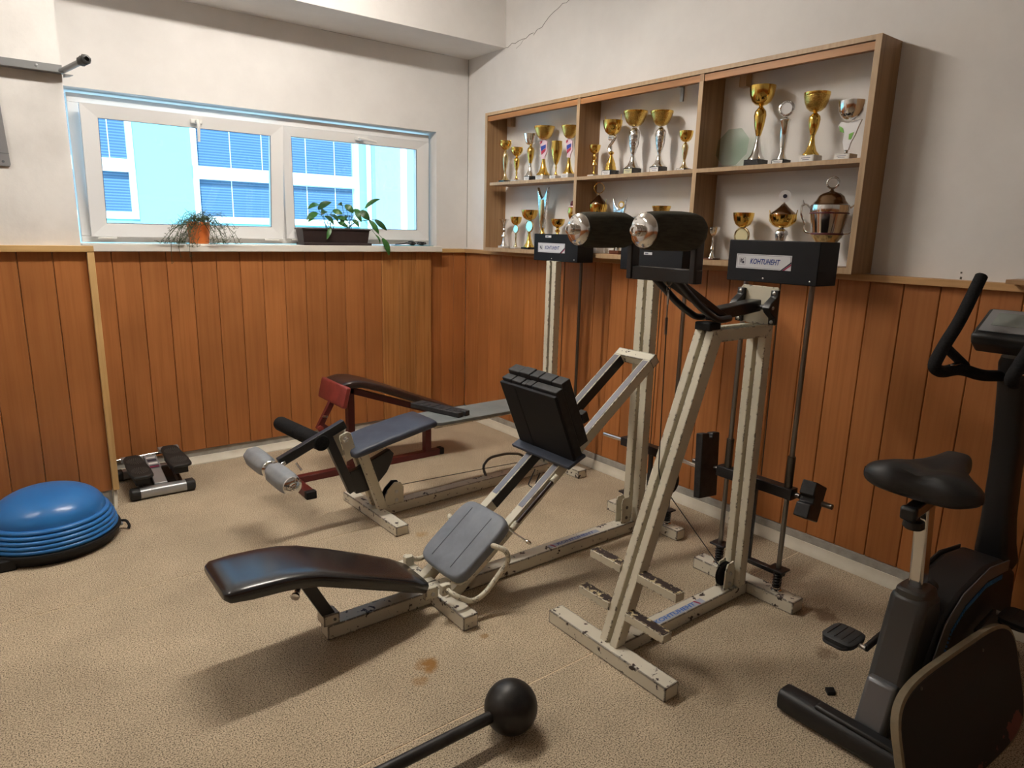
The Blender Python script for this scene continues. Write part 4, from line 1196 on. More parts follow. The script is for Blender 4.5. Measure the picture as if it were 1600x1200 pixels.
for i, (ya, yb, mt) in enumerate(((4.365, 4.395, 'ink_dark'), (4.41, 4.43, 'plate_white'), (4.445, 4.47, 'ink_dark'), (4.485, 4.50, 'plate_white'), (4.372, 4.382, 'ink_red'))):
    zf_ = lambda y: 0.1072 + (y - 4.36) * 0.2016 + (0.0018 if i < 4 else 0.0026)
    G().prism([(0.675, ya, zf_(ya)), (0.724, ya, zf_(ya)), (0.726, yb, zf_(yb)), (0.676, yb, zf_(yb))], (0, 0, 0.0005)).build('print', mt, dp, smooth=False)
for k, (xa, xb, zt, dz) in enumerate(((0.545, 0.662, 0.120, 0.0), (0.752, 0.868, 0.150, 0.0))):
    g = G()
    pts = []
    for (u, v) in ((0.08, 0), (0.7, 0.0), (0.98, 0.06), (1, 0.3), (0.93, 0.6), (0.86, 0.93), (0.70, 1), (0.22, 1), (0.06, 0.9), (0.0, 0.6), (-0.02, 0.15)):
        pts.append((xa + (xb - xa) * u, 4.150 + 0.37 * v, zt + 0.02 * v))
    ped = g.prism(pts, (0, 0, 0.020)).build('pedal', 'step_black', sp, bevel=0.006)
    # dotted foot pattern
    gd = G()
    for (cv, rad) in ((0.27, 0.040), (0.70, 0.040)):
        for rr_ in (0.012, 0.02, 0.028, 0.036, 0.043):
            nn = int(rr_ * 560)
            for i in range(nn):
                a = 2 * pi * i / nn
                x = (xa + xb) / 2 + rr_ * cos(a); v = cv + rr_ * sin(a) / 0.37 * 1.15
                y = 4.150 + 0.37 * v
                gd.box(x - 0.0016, x + 0.0016, y - 0.0028, y + 0.0028, zt + 0.02 * v + 0.0195, zt + 0.02 * v + 0.0212)
    gd.build('tread_dots', 'ball_dot', ped, smooth=False, kind='stuff')
    G().box(xa + 0.02, xb - 0.02, 4.19, 4.48, zt - 0.045, zt + 0.002).build('pedal_arm', 'step_black', sp, bevel=0.004)
    G().cyl((xa + 0.05, 4.22, 0.045), (xa + 0.05, 4.50, zt - 0.03), 0.016).build('damper', 'steel_dark', sp)
    hd = G().box(xa + 0.0, xb + 0.0, 4.50, 4.55, zt + 0.0, zt + 0.028).build('bracket', 'silver_plastic', sp, bevel=0.003)
G().cyl((0.50, 4.535, 0.135), (0.85, 4.535, 0.150), 0.010).build('cross_rod', 'chrome', sp)
G().box(0.60, 0.80, 4.19, 4.54, 0.026, 0.05).build('base_frame', 'step_black', sp, bevel=0.003)

# ---------------------------------------------------------------- balance dome
bo = thing('balance_dome', 'blue half ball balance trainer with ridged rim on black base', 'balance trainer', (0.135, 3.812, 0))
prof = [(0.10, 0.0), (0.262, 0.0), (0.272, 0.006), (0.296, 0.052), (0.294, 0.060), (0.280, 0.062), (0.27, 0.055), (0.02, 0.055)]
base = G().lathe(prof, (0.135, 3.812, 0), (0, 0, 1), 48).build('base', 'bosu_black', bo)
prof = [(0.274, 0.056)]
z = 0.062
rr_ = 0.280
for k in range(5):
    prof += [(rr_ - 0.004, z), (rr_ + 0.004, z + 0.006), (rr_ + 0.0045, z + 0.013), (rr_ - 0.001, z + 0.019)]
    z += 0.0205
    rr_ -= 0.004 + 0.0022 * k
top0 = z
for i in range(15):
    a = (pi / 2) * i / 14
    prof.append((max(0.001, (rr_ - 0.001) * cos(a) ** 0.92), top0 + (0.289 - top0) * sin(a)))
G().lathe(prof, (0.135, 3.812, 0), (0, 0, 1), 64).build('dome', 'bosu_blue', bo, ang=55)
G().tube(arc([(0.425, 3.80, 0.045), (0.452, 3.785, 0.046), (0.462, 3.772, 0.02), (0.455, 3.765, 0.006)], 0.012), 0.007, 8).build('strap', 'bosu_black', bo)
hs = Vector((0.41, -0.10, 0)).normalized()
G().lathe([(0.010, 0), (0.010, 0.012), (0.006, 0.016)], (0.135 + 0.287 * 0.985, 3.812 - 0.05, 0.043), (1, -0.15, 0), 10).build('strap_bolt', 'plate_grey', bo)
G().box(-0.115, -0.02, 3.575, 3.61, 0.0, 0.052).build('grip_block', 'bosu_black', bo, bevel=0.006)

# ---------------------------------------------------------------- globe barbell
gbar = thing('globe_barbell', 'dark cast iron globe barbell lying on the carpet', 'barbell', (0.4, 1.463, 0))
for x in (1.170, -0.36):
    G().sphere((x, 1.463, 0.0845), 0.0845, 40, 24).build('globe', 'cast_iron', gbar)
G().cyl((1.11, 1.463, 0.0845), (-0.30, 1.463, 0.0845), 0.0185, n=20).build('handle', 'cast_iron', gbar)

# ---------------------------------------------------------------- exercise bike
YB = 0.745
bk = thing('exercise_bike', 'dark grey and black exercise bike facing the panelled wall', 'exercise bike', (2.4, YB, 0))
# stabilisers
def stab(x):
    o = G().rings([sup((x, y, 0.042), (1, 0, 0), (0, 0, 1), a_, b_, 3.2, 24) for y, a_, b_ in ((1.015, 0.030, 0.028), (1.008, 0.040, 0.038), (0.94, 0.043, 0.041), (0.65, 0.043, 0.041), (0.607, 0.040, 0.038), (0.600, 0.030, 0.028))]).build('stabilizer', 'bike_black', bk)
    G().box(x - 0.030, x + 0.012, 0.64, 0.89, 0.078, 0.094).build('cover', 'bike_black', o, bevel=0.006)
stab(1.985); stab(2.86)
# shrouded body: tail, seat tower and housing
tail = [(2.03, 0.045), (2.075, 0.20), (2.13, 0.40), (2.155, 0.485), (2.275, 0.470), (2.30, 0.36), (2.26, 0.20), (2.235, 0.045)]
G().xz(tail, YB - 0.055, YB + 0.055).build('seat_tower', 'bike_grey', bk, bevel=0.022, seg=3)
G().xz([(2.00, 0.06), (2.055, 0.22), (2.09, 0.22), (2.11, 0.035), (2.04, 0.035)], YB - 0.045, YB + 0.045).build('tail_cover', 'bike_silver', bk, bevel=0.012, seg=3)
hous = [(2.16, 0.08), (2.21, 0.26), (2.28, 0.385), (2.38, 0.440), (2.60, 0.47), (2.78, 0.445), (2.93, 0.36), (2.97, 0.20), (2.93, 0.09), (2.60, 0.07)]
ho_ = G().xz(hous, YB - 0.075, YB + 0.075).build('housing', 'bike_black', bk, bevel=0.02, seg=3)
# side fairing ring and blue stripe on both sides
for s in (-1, 1):
    yo = YB + s * 0.076
    outer = [(2.155, 0.075), (2.195, 0.25), (2.262, 0.385), (2.38, 0.448), (2.60, 0.476), (2.80, 0.445)]
    inner = [(2.80, 0.405), (2.60, 0.428), (2.41, 0.398), (2.318, 0.345), (2.262, 0.235), (2.225, 0.075)]
    G().prism([(x, yo, z) for x, z in outer + inner], (0, s * 0.005, 0)).build('fairing', 'bike_silver', ho_, bevel=0.002)
    yq = yo + s * 0.0015
    path = [(2.245, 0.075), (2.285, 0.235), (2.335, 0.330), (2.425, 0.378), (2.60, 0.408), (2.76, 0.392)]
    segs = []
    for i in range(len(path) - 1):
        a, b2 = Vector((path[i][0], 0, path[i][1])), Vector((path[i + 1][0], 0, path[i + 1][1]))
        n_ = max(1, int((b2 - a).length / 0.0125))
        for k in range(n_):
            segs.append((a.lerp(b2, k / n_), a.lerp(b2, (k + (1.0 if i == 3 and k < n_ * 0.55 else 0.6)) / n_)))
    gs_ = G()
    for a, b2 in segs:
        gs_.bar(a + Vector((0, yq, 0)), b2 + Vector((0, yq, 0)), 0.002, 0.017)
    gs_.build('blue_stripe', 'bike_blue', ho_, smooth=False, kind='stuff')
# collar, seat post, slider, saddle
G().rings([sup(Vector((x, YB, z)), (1, 0, 0), (0, 1, 0), a_, b_, 4, 24) for x, z, a_, b_ in ((2.215, 0.465, 0.062, 0.050), (2.212, 0.490, 0.058, 0.046), (2.210, 0.498, 0.048, 0.038))]).build('collar', 'bike_grey', bk)
G().bar((2.225, YB, 0.45), (2.170, YB, 0.785), 0.040, 0.052).build('seat_post', 'chrome', bk, bevel=0.008, seg=3)
kn = G().cyl((2.26, YB + 0.0, 0.455), (2.315, YB - 0.0, 0.462), 0.012).build('post_knob_stem', 'bike_black', bk)
G().lathe([(0.012, 0), (0.022, 0.004), (0.024, 0.024), (0.018, 0.030)], (2.300, YB, 0.461), (1, 0, 0.12), 16).build('post_knob', 'bike_black', kn)
G().bar((2.065, YB, 0.778), (2.265, YB, 0.800), 0.040, 0.036).build('slider', 'steel_rod', bk, bevel=0.006)
G().bar((2.045, YB, 0.776), (2.070, YB, 0.779), 0.046, 0.042).build('slider_cap', 'bike_black', bk, bevel=0.008)
G().lathe([(0.014, 0), (0.014, 0.02), (0.028, 0.022), (0.030, 0.040), (0.024, 0.046)], (2.105, YB, 0.765), (0, 0, -1), 18).build('slider_knob', 'bike_black', bk)
G().box(2.12, 2.22, YB - 0.03, YB + 0.03, 0.798, 0.825).build('saddle_clamp', 'bike_black', bk, bevel=0.005)
rg = []
for (x, hw, zt, zb) in ((2.035, 0.060, 0.872, 0.842), (2.042, 0.105, 0.893, 0.830), (2.065, 0.146, 0.908, 0.820), (2.105, 0.162, 0.914, 0.816), (2.15, 0.152, 0.908, 0.816), (2.20, 0.112, 0.900, 0.818), (2.25, 0.074, 0.900, 0.822), (2.30, 0.054, 0.904, 0.828), (2.36, 0.044, 0.908, 0.836), (2.385, 0.034, 0.902, 0.846), (2.393, 0.016, 0.890, 0.858)):
    ring = []
    n_ = 36
    for i in range(n_):
        t = 2 * pi * i / n_
        cx, sz_ = cos(t), sin(t)
        yy = hw * abs(cx) ** 0.62 * (1 if cx >= 0 else -1)
        hz = (zt - zb) / 2
        zz_ = (zt + zb) / 2 + hz * abs(sz_) ** 0.7 * (1 if sz_ >= 0 else -1)
        if sz_ > 0 and hw > 0.08:
            zz_ += -0.016 * math.exp(-(yy / (hw * 0.30)) ** 2) * sz_      # central channel
        zz_ -= 0.30 * max(0, abs(yy) - 0.06) ** 1.25 if sz_ > 0 else 0
        ring.append((x - (0.035 * math.exp(-(yy / 0.05) ** 2) * -1 if x < 2.06 else 0), YB + yy, zz_))
    rg.append(ring)
G().rings(rg).build('saddle', 'saddle_black', bk, ang=80)
# mast, handlebars, console
G().rings([sup((x, YB, z), Vector((1, 0, 0.25)).normalized(), (0, 1, 0), a_, b_, 4, 24) for x, z, a_, b_ in ((2.95, 0.36, 0.085, 0.060), (2.915, 0.44, 0.070, 0.055), (2.89, 0.55, 0.060, 0.048), (2.86, 0.75, 0.056, 0.044), (2.845, 0.88, 0.058, 0.045), (2.79, 1.05, 0.056, 0.043), (2.745, 1.165, 0.054, 0.042), (2.738, 1.185, 0.045, 0.036))]).build('mast', 'bike_black', bk)
for s in (-1, 1):
    pts = arc([(2.76, YB + s * 0.02, 1.105), (2.60, YB + s * 0.05, 1.118), (2.52, YB + s * 0.085, 1.145), (2.40, YB + s * 0.100, 1.142), (2.345, YB + s * 0.105, 1.165), (2.42, YB + s * 0.110, 1.225), (2.52, YB + s * 0.112, 1.295), (2.645, YB + s * 0.112, 1.440)], 0.045, 5)
    hb = G().tube(pts, 0.0195, 14).build('handlebar', 'foam_grip', bk)
    G().tube([(2.43, YB + s * 0.110, 1.222), (2.555, YB + s * 0.085, 1.150)], 0.015, 10).build('handle_strut', 'foam_grip', hb)
    G().rings([sup((x, YB + s * 0.092, 1.1595 + 0.002), (0, 1, 0), (0, 0, 1), a_, 0.004, 2.5, 14) for x, a_ in ((2.44, 0.004), (2.46, 0.011), (2.52, 0.012), (2.545, 0.004))]).build('pulse_sensor', 'chrome', hb)
cn = G().prism([(2.605, YB - 0.10, 1.222), (2.595, YB - 0.10, 1.252), (2.735, YB - 0.10, 1.332), (2.76, YB - 0.10, 1.320), (2.72, YB - 0.10, 1.20), (2.66, YB - 0.10, 1.188)], (0, 0.20, 0)).build('console', 'bike_black', bk, bevel=0.010, seg=3)
nrm = Vector((-0.0805, 0, 0.141)).normalized() * 0.0035
G().prism([Vector((2.615, YB - 0.085, 1.2634)) + nrm, Vector((2.725, YB - 0.085, 1.3263)) + nrm, Vector((2.725, YB + 0.085, 1.3263)) + nrm, Vector((2.615, YB + 0.085, 1.2634)) + nrm], nrm * -0.6).build('console_face', 'plate_grey', cn, smooth=False)
nrm *= 1.3
G().prism([Vector((2.645, YB - 0.06, 1.2806)) + nrm, Vector((2.710, YB - 0.06, 1.3177)) + nrm, Vector((2.710, YB + 0.06, 1.3177)) + nrm, Vector((2.645, YB + 0.06, 1.2806)) + nrm], nrm * -0.2).build('console_screen', 'lcd', cn, smooth=False)
# cranks and pedals
for s, ang_ in ((1, pi + 0.25), (-1, 0.25)):
    cx, cz = 2.50, 0.275
    px_, pz_ = cx + 0.165 * cos(ang_) * (1.75 if s > 0 else 1), cz + 0.165 * sin(ang_) * 0.6
    yk = YB + s * 0.098
    if s > 0:
        px_, pz_ = 2.155, 0.245
    G().bar((cx, yk, cz), (px_, yk, pz_), 0.014, 0.026).build('crank', 'bike_black', bk, bevel=0.004)
    pd = G()
    yp = yk + s * 0.012
    rgp = [sup((px_ + dx, yp + s * 0.062, pz_ + 0.004 + dz), (1, 0, 0), (0, 1, 0), a_, b_, 4.5, 24) for dx, dz, a_, b_ in ((0, -0.014, 0.050, 0.046), (0, -0.009, 0.060, 0.052), (0, 0.008, 0.062, 0.054), (0, 0.013, 0.056, 0.048))]
    pd.rings(rgp)
    po = pd.build('pedal', 'pedal_grey', bk)
    G().tube(arc([(px_ - 0.055, yp + s * 0.10, pz_), (px_ - 0.075, yp + s * 0.09, pz_ + 0.002), (px_ - 0.078, yp + s * 0.03, pz_ + 0.002), (px_ - 0.055, yp + s * 0.02, pz_)], 0.02), 0.005, 8).build('pedal_cage', 'bike_black', po)
    for k in range(4):
        yy = yp + s * (0.024 + 0.024 * k)
        G().box(px_ - 0.045, px_ + 0.045, yy - 0.001, yy + 0.001, pz_ + 0.0165, pz_ + 0.0185).build('tread', 'bike_black', po, smooth=False)
    G().cyl((px_, yk, pz_), (px_, yk + s * 0.022, pz_), 0.008).build('pedal_axle', 'bolt_steel', bk)

# worn padded board leaning against the bike
A0 = Vector((1.815, 0.628, 0.365)); DX = Vector((0.995, -0.06, 0.0)).normalized()
DN = (Vector((1.95, 0.505, 0.0)) - Vector((1.86, 0.61, 0.355)))
DN = (DN - DX * DN.dot(DX)).normalized()
NB = DX.cross(DN).normalized()
if NB.y > 0:
    NB = -NB
cen = A0 + DX * 0.365 + DN * 0.195
g = G().rings([sup(cen + NB * o_, DX, DN, a_, b_, 4.6, 56) for o_, a_, b_ in ((-0.014, 0.375, 0.19), (-0.010, 0.38, 0.195), (0.010, 0.38, 0.195), (0.012, 0.377, 0.192))])
bd = thing('padded_board', 'worn black padded board with rounded corners leaning on the exercise bike', 'board', (cen.x, cen.y, 0))
g.build('plywood', 'board_edge', bd)
G().rings([sup(cen + NB * o_, DX, DN, a_, b_, 4.6, 56) for o_, a_, b_ in ((0.0115, 0.37, 0.185), (0.014, 0.368, 0.183), (0.0145, 0.2, 0.12))]).build('cover', 'board_face', bd)
for (u, v) in ((0.12, 0.03), (0.50, 0.045)):
    c = A0 + DX * u + DN * v + NB * 0.0140
    G().lathe([(0.0055, 0), (0.0055, 0.002), (0.002, 0.003)], c, NB, 10).build('screw', 'steel_dark', bd)
o = G().prism([(2.165, 0.945, 0.0), (2.190, 0.930, 0.0), (2.212, 0.950, 0.0), (2.187, 0.968, 0.0)], (0, 0, 0.012)).build('rubber_scrap', 'black_rubber', bevel=0.002)
tag(o, 'small black rubber scrap lying on the carpet beside the bike pedal', 'scrap')

# wooden ledge with a dark book on the wall rail
o = G().box(3.045, 3.175, 0.55, 0.905, 1.401, 1.418).build('ledge_board', 'wood_shelf_h', bevel=0.001)
tag(o, 'short wooden board resting on the wall rail beside the exercise bike', 'board')
o = G().prism([(3.075, 0.60, 1.4182), (3.17, 0.60, 1.4182), (3.17, 0.865, 1.4182), (3.085, 0.850, 1.4182)], (0, 0, 0.008)).build('notebook', 'black_box', bevel=0.001)
tag(o, 'thin dark notebook lying on the short wooden board', 'notebook')

# ---------------------------------------------------------------- grab bar and grey plate on the pillar
gb = thing('wall_bracket', 'grey steel bracket with a taped tube end on the plastered pillar', 'bracket', (0.2, 4.13, 2.25))
G().box(-0.75, 0.428, 4.143, 4.150, 2.236, 2.278).box(-0.75, 0.428, 4.098, 4.150, 2.236, 2.241).build('angle_rail', 'bracket_grey', gb, smooth=False)
G().lathe([(0.008, 0), (0.008, 0.003), (0.002, 0.006)], (0.325, 4.143, 2.262), (0, -1, 0), 10).build('bolt', 'bracket_grey', gb)
d_ = (Vector((0.492, 3.83, 2.262)) - Vector((0.425, 4.14, 2.250)))
tb = G().cyl((0.425, 4.14, 2.250), Vector((0.425, 4.14, 2.250)) + d_ * 0.88, 0.0135).build('tube', 'bracket_grey', gb)
G().lathe([(0.017, 0), (0.021, 0.008), (0.022, 0.03), (0.020, 0.045), (0.023, 0.058), (0.019, 0.072), (0.011, 0.074), (0.010, 0.062), (0.001, 0.060)], Vector((0.425, 4.14, 2.250)) + d_ * 0.80, d_, 14, lambda u, h: 1 + 0.08 * sin(9 * u * 2 * pi + h * 200)).build('tape', 'tape_black', tb)
G().xz([(0.43, 2.236), (0.47, 2.236), (0.455, 2.228), (0.43, 2.222)], 4.12, 4.148).build('tape_flap', 'bracket_grey', gb, smooth=False)
pt = thing('wall_plate', 'long flat grey steel plate screwed to the plastered pillar', 'plate', (0.12, 4.148, 1.79))
G().prism([(-0.05, 4.140, 2.185), (0.160, 4.140, 2.185), (0.176, 4.140, 1.800), (0.172, 4.140, 1.792), (-0.05, 4.140, 1.792)], (0, 0.010, 0)).build('plate', 'plate_grey', pt, bevel=0.001)
G().box(-0.05, 0.175, 4.1385, 4.1402, 1.849, 1.851).build('crease_shade_strip', 'gasket', pt, smooth=False)  # dark strip laid on the plate, painting in the shade of a crease
G().lathe([(0.006, 0), (0.006, 0.001), (0.001, 0.0012)], (0.148, 4.140, 1.812), (0, -1, 0), 12).build('screw_hole', 'gasket', pt)

# ---------------------------------------------------------------- window sill: plants, cloth, glasses
ZS = 1.421
pl2 = thing('planter_box', 'long dark brown planter box with glossy green leaves on window sill', 'planter', (1.99, 4.68, ZS))
def tub(x0, x1, y0, y1, z0, z1, fl_, w=0.004):
    g = G()
    o_ = [(x0 + fl_, y0 + fl_, z0), (x1 - fl_, y0 + fl_, z0), (x1 - fl_, y1 - fl_, z0), (x0 + fl_, y1 - fl_, z0)]
    t_ = [(x0, y0, z1), (x1, y0, z1), (x1, y1, z1), (x0, y1, z1)]
    i_ = [(x0 + w, y0 + w, z1), (x1 - w, y0 + w, z1), (x1 - w, y1 - w, z1), (x0 + w, y1 - w, z1)]
    b_ = [(x0 + w, y0 + w, z1 - 0.02), (x1 - w, y0 + w, z1 - 0.02), (x1 - w, y1 - w, z1 - 0.02), (x0 + w, y1 - w, z1 - 0.02)]
    return g.rings([[Vector(p) for p in r] for r in (o_, t_, i_, b_)])
tub(1.765, 2.262, 4.610, 4.745, ZS + 0.014, ZS + 0.112, 0.012).build('box', 'planter_brown', pl2, bevel=0.002)
G().box(1.760, 2.267, 4.604, 4.750, ZS + 0.104, ZS + 0.113).build('rim', 'planter_brown', pl2, bevel=0.002)
G().box(1.772, 2.275, 4.606, 4.755, ZS, ZS + 0.018).build('saucer', 'planter_brown', pl2, bevel=0.003)
G().box(1.775, 2.225, 4.618, 4.738, ZS + 0.108, ZS + 0.1145).build('soil', 'soil', pl2)


def leaf(base, tip, width, droop, mat, parent, name='leaf', twist=0.0):
    base, tip = Vector(base), Vector(tip)
    d = tip - base
    side = d.cross(Vector((-0.25, -0.75, 0.6))).normalized()
    side = Matrix.Rotation(twist, 3, d.normalized()) @ side
    nrm = side.cross(d).normalized()
    n = 7
    up_, lo_ = [], []
    rows = []
    for i in range(n + 1):
        t = i / n
        w = width * (sin(pi * min(1, t * 0.92 + 0.06)) ** 0.8) * (1 - 0.35 * t) * (1 if i < n else 0.03)
        c = base + d * t + nrm * (droop * sin(pi * t))
        rows.append((c + side * w + nrm * 0.12 * w, c - nrm * 0.10 * w, c - side * w + nrm * 0.12 * w))
    g = G()
    vs = [p for r in rows for p in r]
    vs2 = [p - nrm * 0.0012 for p in vs]
    fs = []
    for i in range(n):
        for k in range(2):
            a = i * 3 + k
            fs.append((a, a + 1, a + 4, a + 3))
    m_ = len(vs)
    fs2 = [tuple(x + m_ for x in reversed(f)) for f in fs]
    rim = [i * 3 for i in range(n + 1)] + [n * 3 + 1] + [i * 3 + 2 for i in range(n, -1, -1)] + [1]
    rf = [(rim[i], rim[(i + 1) % len(rim)], rim[(i + 1) % len(rim)] + m_, rim[i] + m_) for i in range(len(rim))]
    g.add(vs + vs2, fs + fs2 + rf)
    return g.build(name, mat, parent, ang=60)


random.seed(21)
LV = [((1.86, 4.60, 1.665), (1.815, 4.58, 1.66), 0.0), ]
crowns = [(1.99, 4.68), (2.13, 4.68)]
specs = [  # crown, petiole end (x, y, z), leaf tip, width
    (0, (1.90, 4.66, 1.665), (1.985, 4.62, 1.715), 0.034), (0, (1.905, 4.65, 1.695), (1.800, 4.60, 1.660), 0.026), (0, (1.88, 4.63, 1.640), (1.790, 4.60, 1.590), 0.030),
    (0, (1.93, 4.62, 1.62), (1.985, 4.60, 1.560), 0.026), (0, (1.87, 4.62, 1.59), (1.80, 4.60, 1.575), 0.022), (0, (1.96, 4.60, 1.545), (1.925, 4.585, 1.462), 0.020),
    (0, (1.955, 4.66, 1.655), (1.90, 4.61, 1.625), 0.030), (0, (2.00, 4.64, 1.66), (2.055, 4.60, 1.635), 0.026), (0, (2.02, 4.63, 1.615), (2.095, 4.60, 1.59), 0.026),
    (0, (1.985, 4.66, 1.63), (2.02, 4.60, 1.58), 0.024), (0, (2.04, 4.65, 1.58), (2.10, 4.61, 1.545), 0.020),
    (1, (2.10, 4.66, 1.70), (2.150, 4.63, 1.645), 0.032), (1, (2.08, 4.66, 1.695), (2.035, 4.64, 1.70), 0.020), (1, (2.15, 4.66, 1.665), (2.215, 4.62, 1.640), 0.026),
    (1, (2.235, 4.62, 1.685), (2.345, 4.60, 1.752), 0.024), (1, (2.20, 4.62, 1.665), (2.255, 4.59, 1.600), 0.036), (1, (2.165, 4.63, 1.66), (2.195, 4.60, 1.585), 0.024),
    (1, (2.255, 4.60, 1.60), (2.320, 4.58, 1.505), 0.026), (1, (2.30, 4.60, 1.605), (2.385, 4.58, 1.530), 0.026), (1, (2.295, 4.585, 1.500), (2.325, 4.575, 1.435), 0.012),
    (1, (2.345, 4.575, 1.475), (2.392, 4.566, 1.350), 0.032), (1, (2.12, 4.63, 1.62), (2.07, 4.60, 1.60), 0.026), (1, (2.14, 4.63, 1.60), (2.175, 4.60, 1.55), 0.022), (1, (2.06, 4.64, 1.61), (2.045, 4.60, 1.555), 0.022)]
for i, (cr, pe, tip, w) in enumerate(specs):
    cx, cy = crowns[cr]
    cb = Vector((cx + random.uniform(-0.035, 0.035), cy + random.uniform(-0.02, 0.02), ZS + 0.11))
    pe = Vector(pe)
    mid = cb.lerp(pe, 0.55) + Vector((0, 0, 0.025 if pe.z > 1.55 else 0.10))
    sm = G().tube([cb, cb.lerp(mid, 0.5) + Vector((0, 0, 0.01)), mid, pe], 0.0016, 5).build('stem', 'leaf_dark', pl2)
    leaf(pe, tip, w * 0.88, 0.008 + 0.012 * random.random(), 'leaf_green' if i % 3 else 'leaf_dark', sm, 'leaf', random.uniform(-0.5, 0.5))

pot = thing('flower_pot', 'small orange pot with thin trailing succulent on window sill', 'potted plant', (1.115, 4.64, ZS))
G().lathe([(0.052, 0), (0.056, 0.002), (0.068, 0.120), (0.069, 0.132), (0.064, 0.133), (0.062, 0.115), (0.002, 0.112)], (1.115, 4.655, ZS + 0.004), (0, 0, 1), 28).build('pot', 'terracotta', pot)
G().lathe([(0.060, 0), (0.062, 0.004), (0.058, 0.005), (0.002, 0.003)], (1.115, 4.655, ZS), (0, 0, 1), 24).build('saucer', 'sill_white', pot)
G().lathe([(0.062, 0), (0.02, 0.006), (0.001, 0.007)], (1.115, 4.655, ZS + 0.118), (0, 0, 1), 20).build('soil', 'soil', pot)
random.seed(4)
tw = G()
for i in range(74):
    a = random.uniform(0, 2 * pi)
    reach = random.uniform(0.05, 0.20)
    dx, dy = cos(a) * reach * 1.15, -abs(sin(a)) * reach * 0.45 if random.random() < 0.7 else sin(a) * 0.05
    c0 = Vector((1.115 + random.uniform(-0.045, 0.045), 4.645 + random.uniform(-0.03, 0.03), ZS + 0.125))
    up_h = random.uniform(0.01, 0.075)
    drop = random.choice([0.03, 0.08, 0.14, 0.20, 0.24]) if abs(dx) > 0.055 else random.choice([-0.03, -0.02, 0.0, 0.01])
    pts = [c0]
    steps = 6
    for k in range(1, steps + 1):
        t = k / steps
        y_ = c0.y + dy * t
        z_ = c0.z + up_h * sin(pi * min(1, t * 1.3)) - drop * t ** 2
        if y_ > 4.575 and z_ < ZS + 0.006:
            z_ = ZS + 0.006
        p = Vector((c0.x + dx * min(1, t * 1.35) + random.uniform(-0.008, 0.008), y_, z_))
        pts.append(p)
    if drop >= 0.14:
        for k in range(len(pts)):
            t = k / steps
            pts[k].y = min(pts[k].y, 4.655 - 0.09 * min(1, t * 2.2)) if k > 1 else pts[k].y
    tw.tube(pts, 0.0014, 4)
    for k in range(2, steps + 1):      # side twigs
        for s in (-1, 1):
            if random.random() < 0.75:
                e = pts[k] + Vector((s * random.uniform(0.008, 0.022), random.uniform(-0.012, 0.006), random.uniform(-0.004, 0.022)))
                if e.z < ZS + 0.004 and e.y > 4.57:
                    e.z = ZS + 0.004
                tw.tube([pts[k], pts[k].lerp(e, 0.5) + Vector((0, 0, 0.003)), e], 0.0013, 4)
                if random.random() < 0.6:
                    tw.tube([e, e + Vector((random.uniform(-0.012, 0.012), 0, random.uniform(0.0, 0.014)))], 0.0012, 4)
tw.build('twigs', 'twig_green', pot, kind='stuff')

o = G().prism([(2.46, 4.60, ZS), (2.80, 4.615, ZS), (2.775, 4.73, ZS), (2.49, 4.72, ZS)], (0, 0, 0.004)).build('cleaning_cloth', 'cloth_teal', bevel=0.001)
tag(o, 'folded teal cloth lying at the end of the window sill', 'cloth')
gl_ = thing('safety_goggles', 'dark wrap-around goggles lying on the teal cloth', 'goggles', (2.66, 4.65, ZS + 0.0045))
for xa, xb, r1 in ((2.585, 2.655, 0), (2.665, 2.735, 0)):
    G().rings([sup((xa + (xb - xa) * t, 4.625 + 0.012 * (1 - sin(pi * t)), ZS + 0.019), (0, 1, 0.25), (0, 0, 1), 0.004 + 0.010 * sin(pi * t), 0.004 + 0.011 * sin(pi * t), 2.2, 12) for t in (0.0, 0.15, 0.4, 0.6, 0.85, 1.0)]).build('lens', 'lens_dark', gl_)
G().tube(arc([(2.583, 4.632, ZS + 0.022), (2.53, 4.665, ZS + 0.012), (2.515, 4.70, ZS + 0.009)], 0.02), 0.0042, 6).build('temple', 'black_rubber', gl_)
G().tube(arc([(2.737, 4.632, ZS + 0.022), (2.765, 4.665, ZS + 0.016), (2.74, 4.71, ZS + 0.009)], 0.02), 0.0042, 6).build('temple', 'black_rubber', gl_)
G().tube([(2.585, 4.628, ZS + 0.030), (2.66, 4.622, ZS + 0.031), (2.735, 4.628, ZS + 0.030)], 0.003, 6).build('brow_bar', 'black_rubber', gl_)

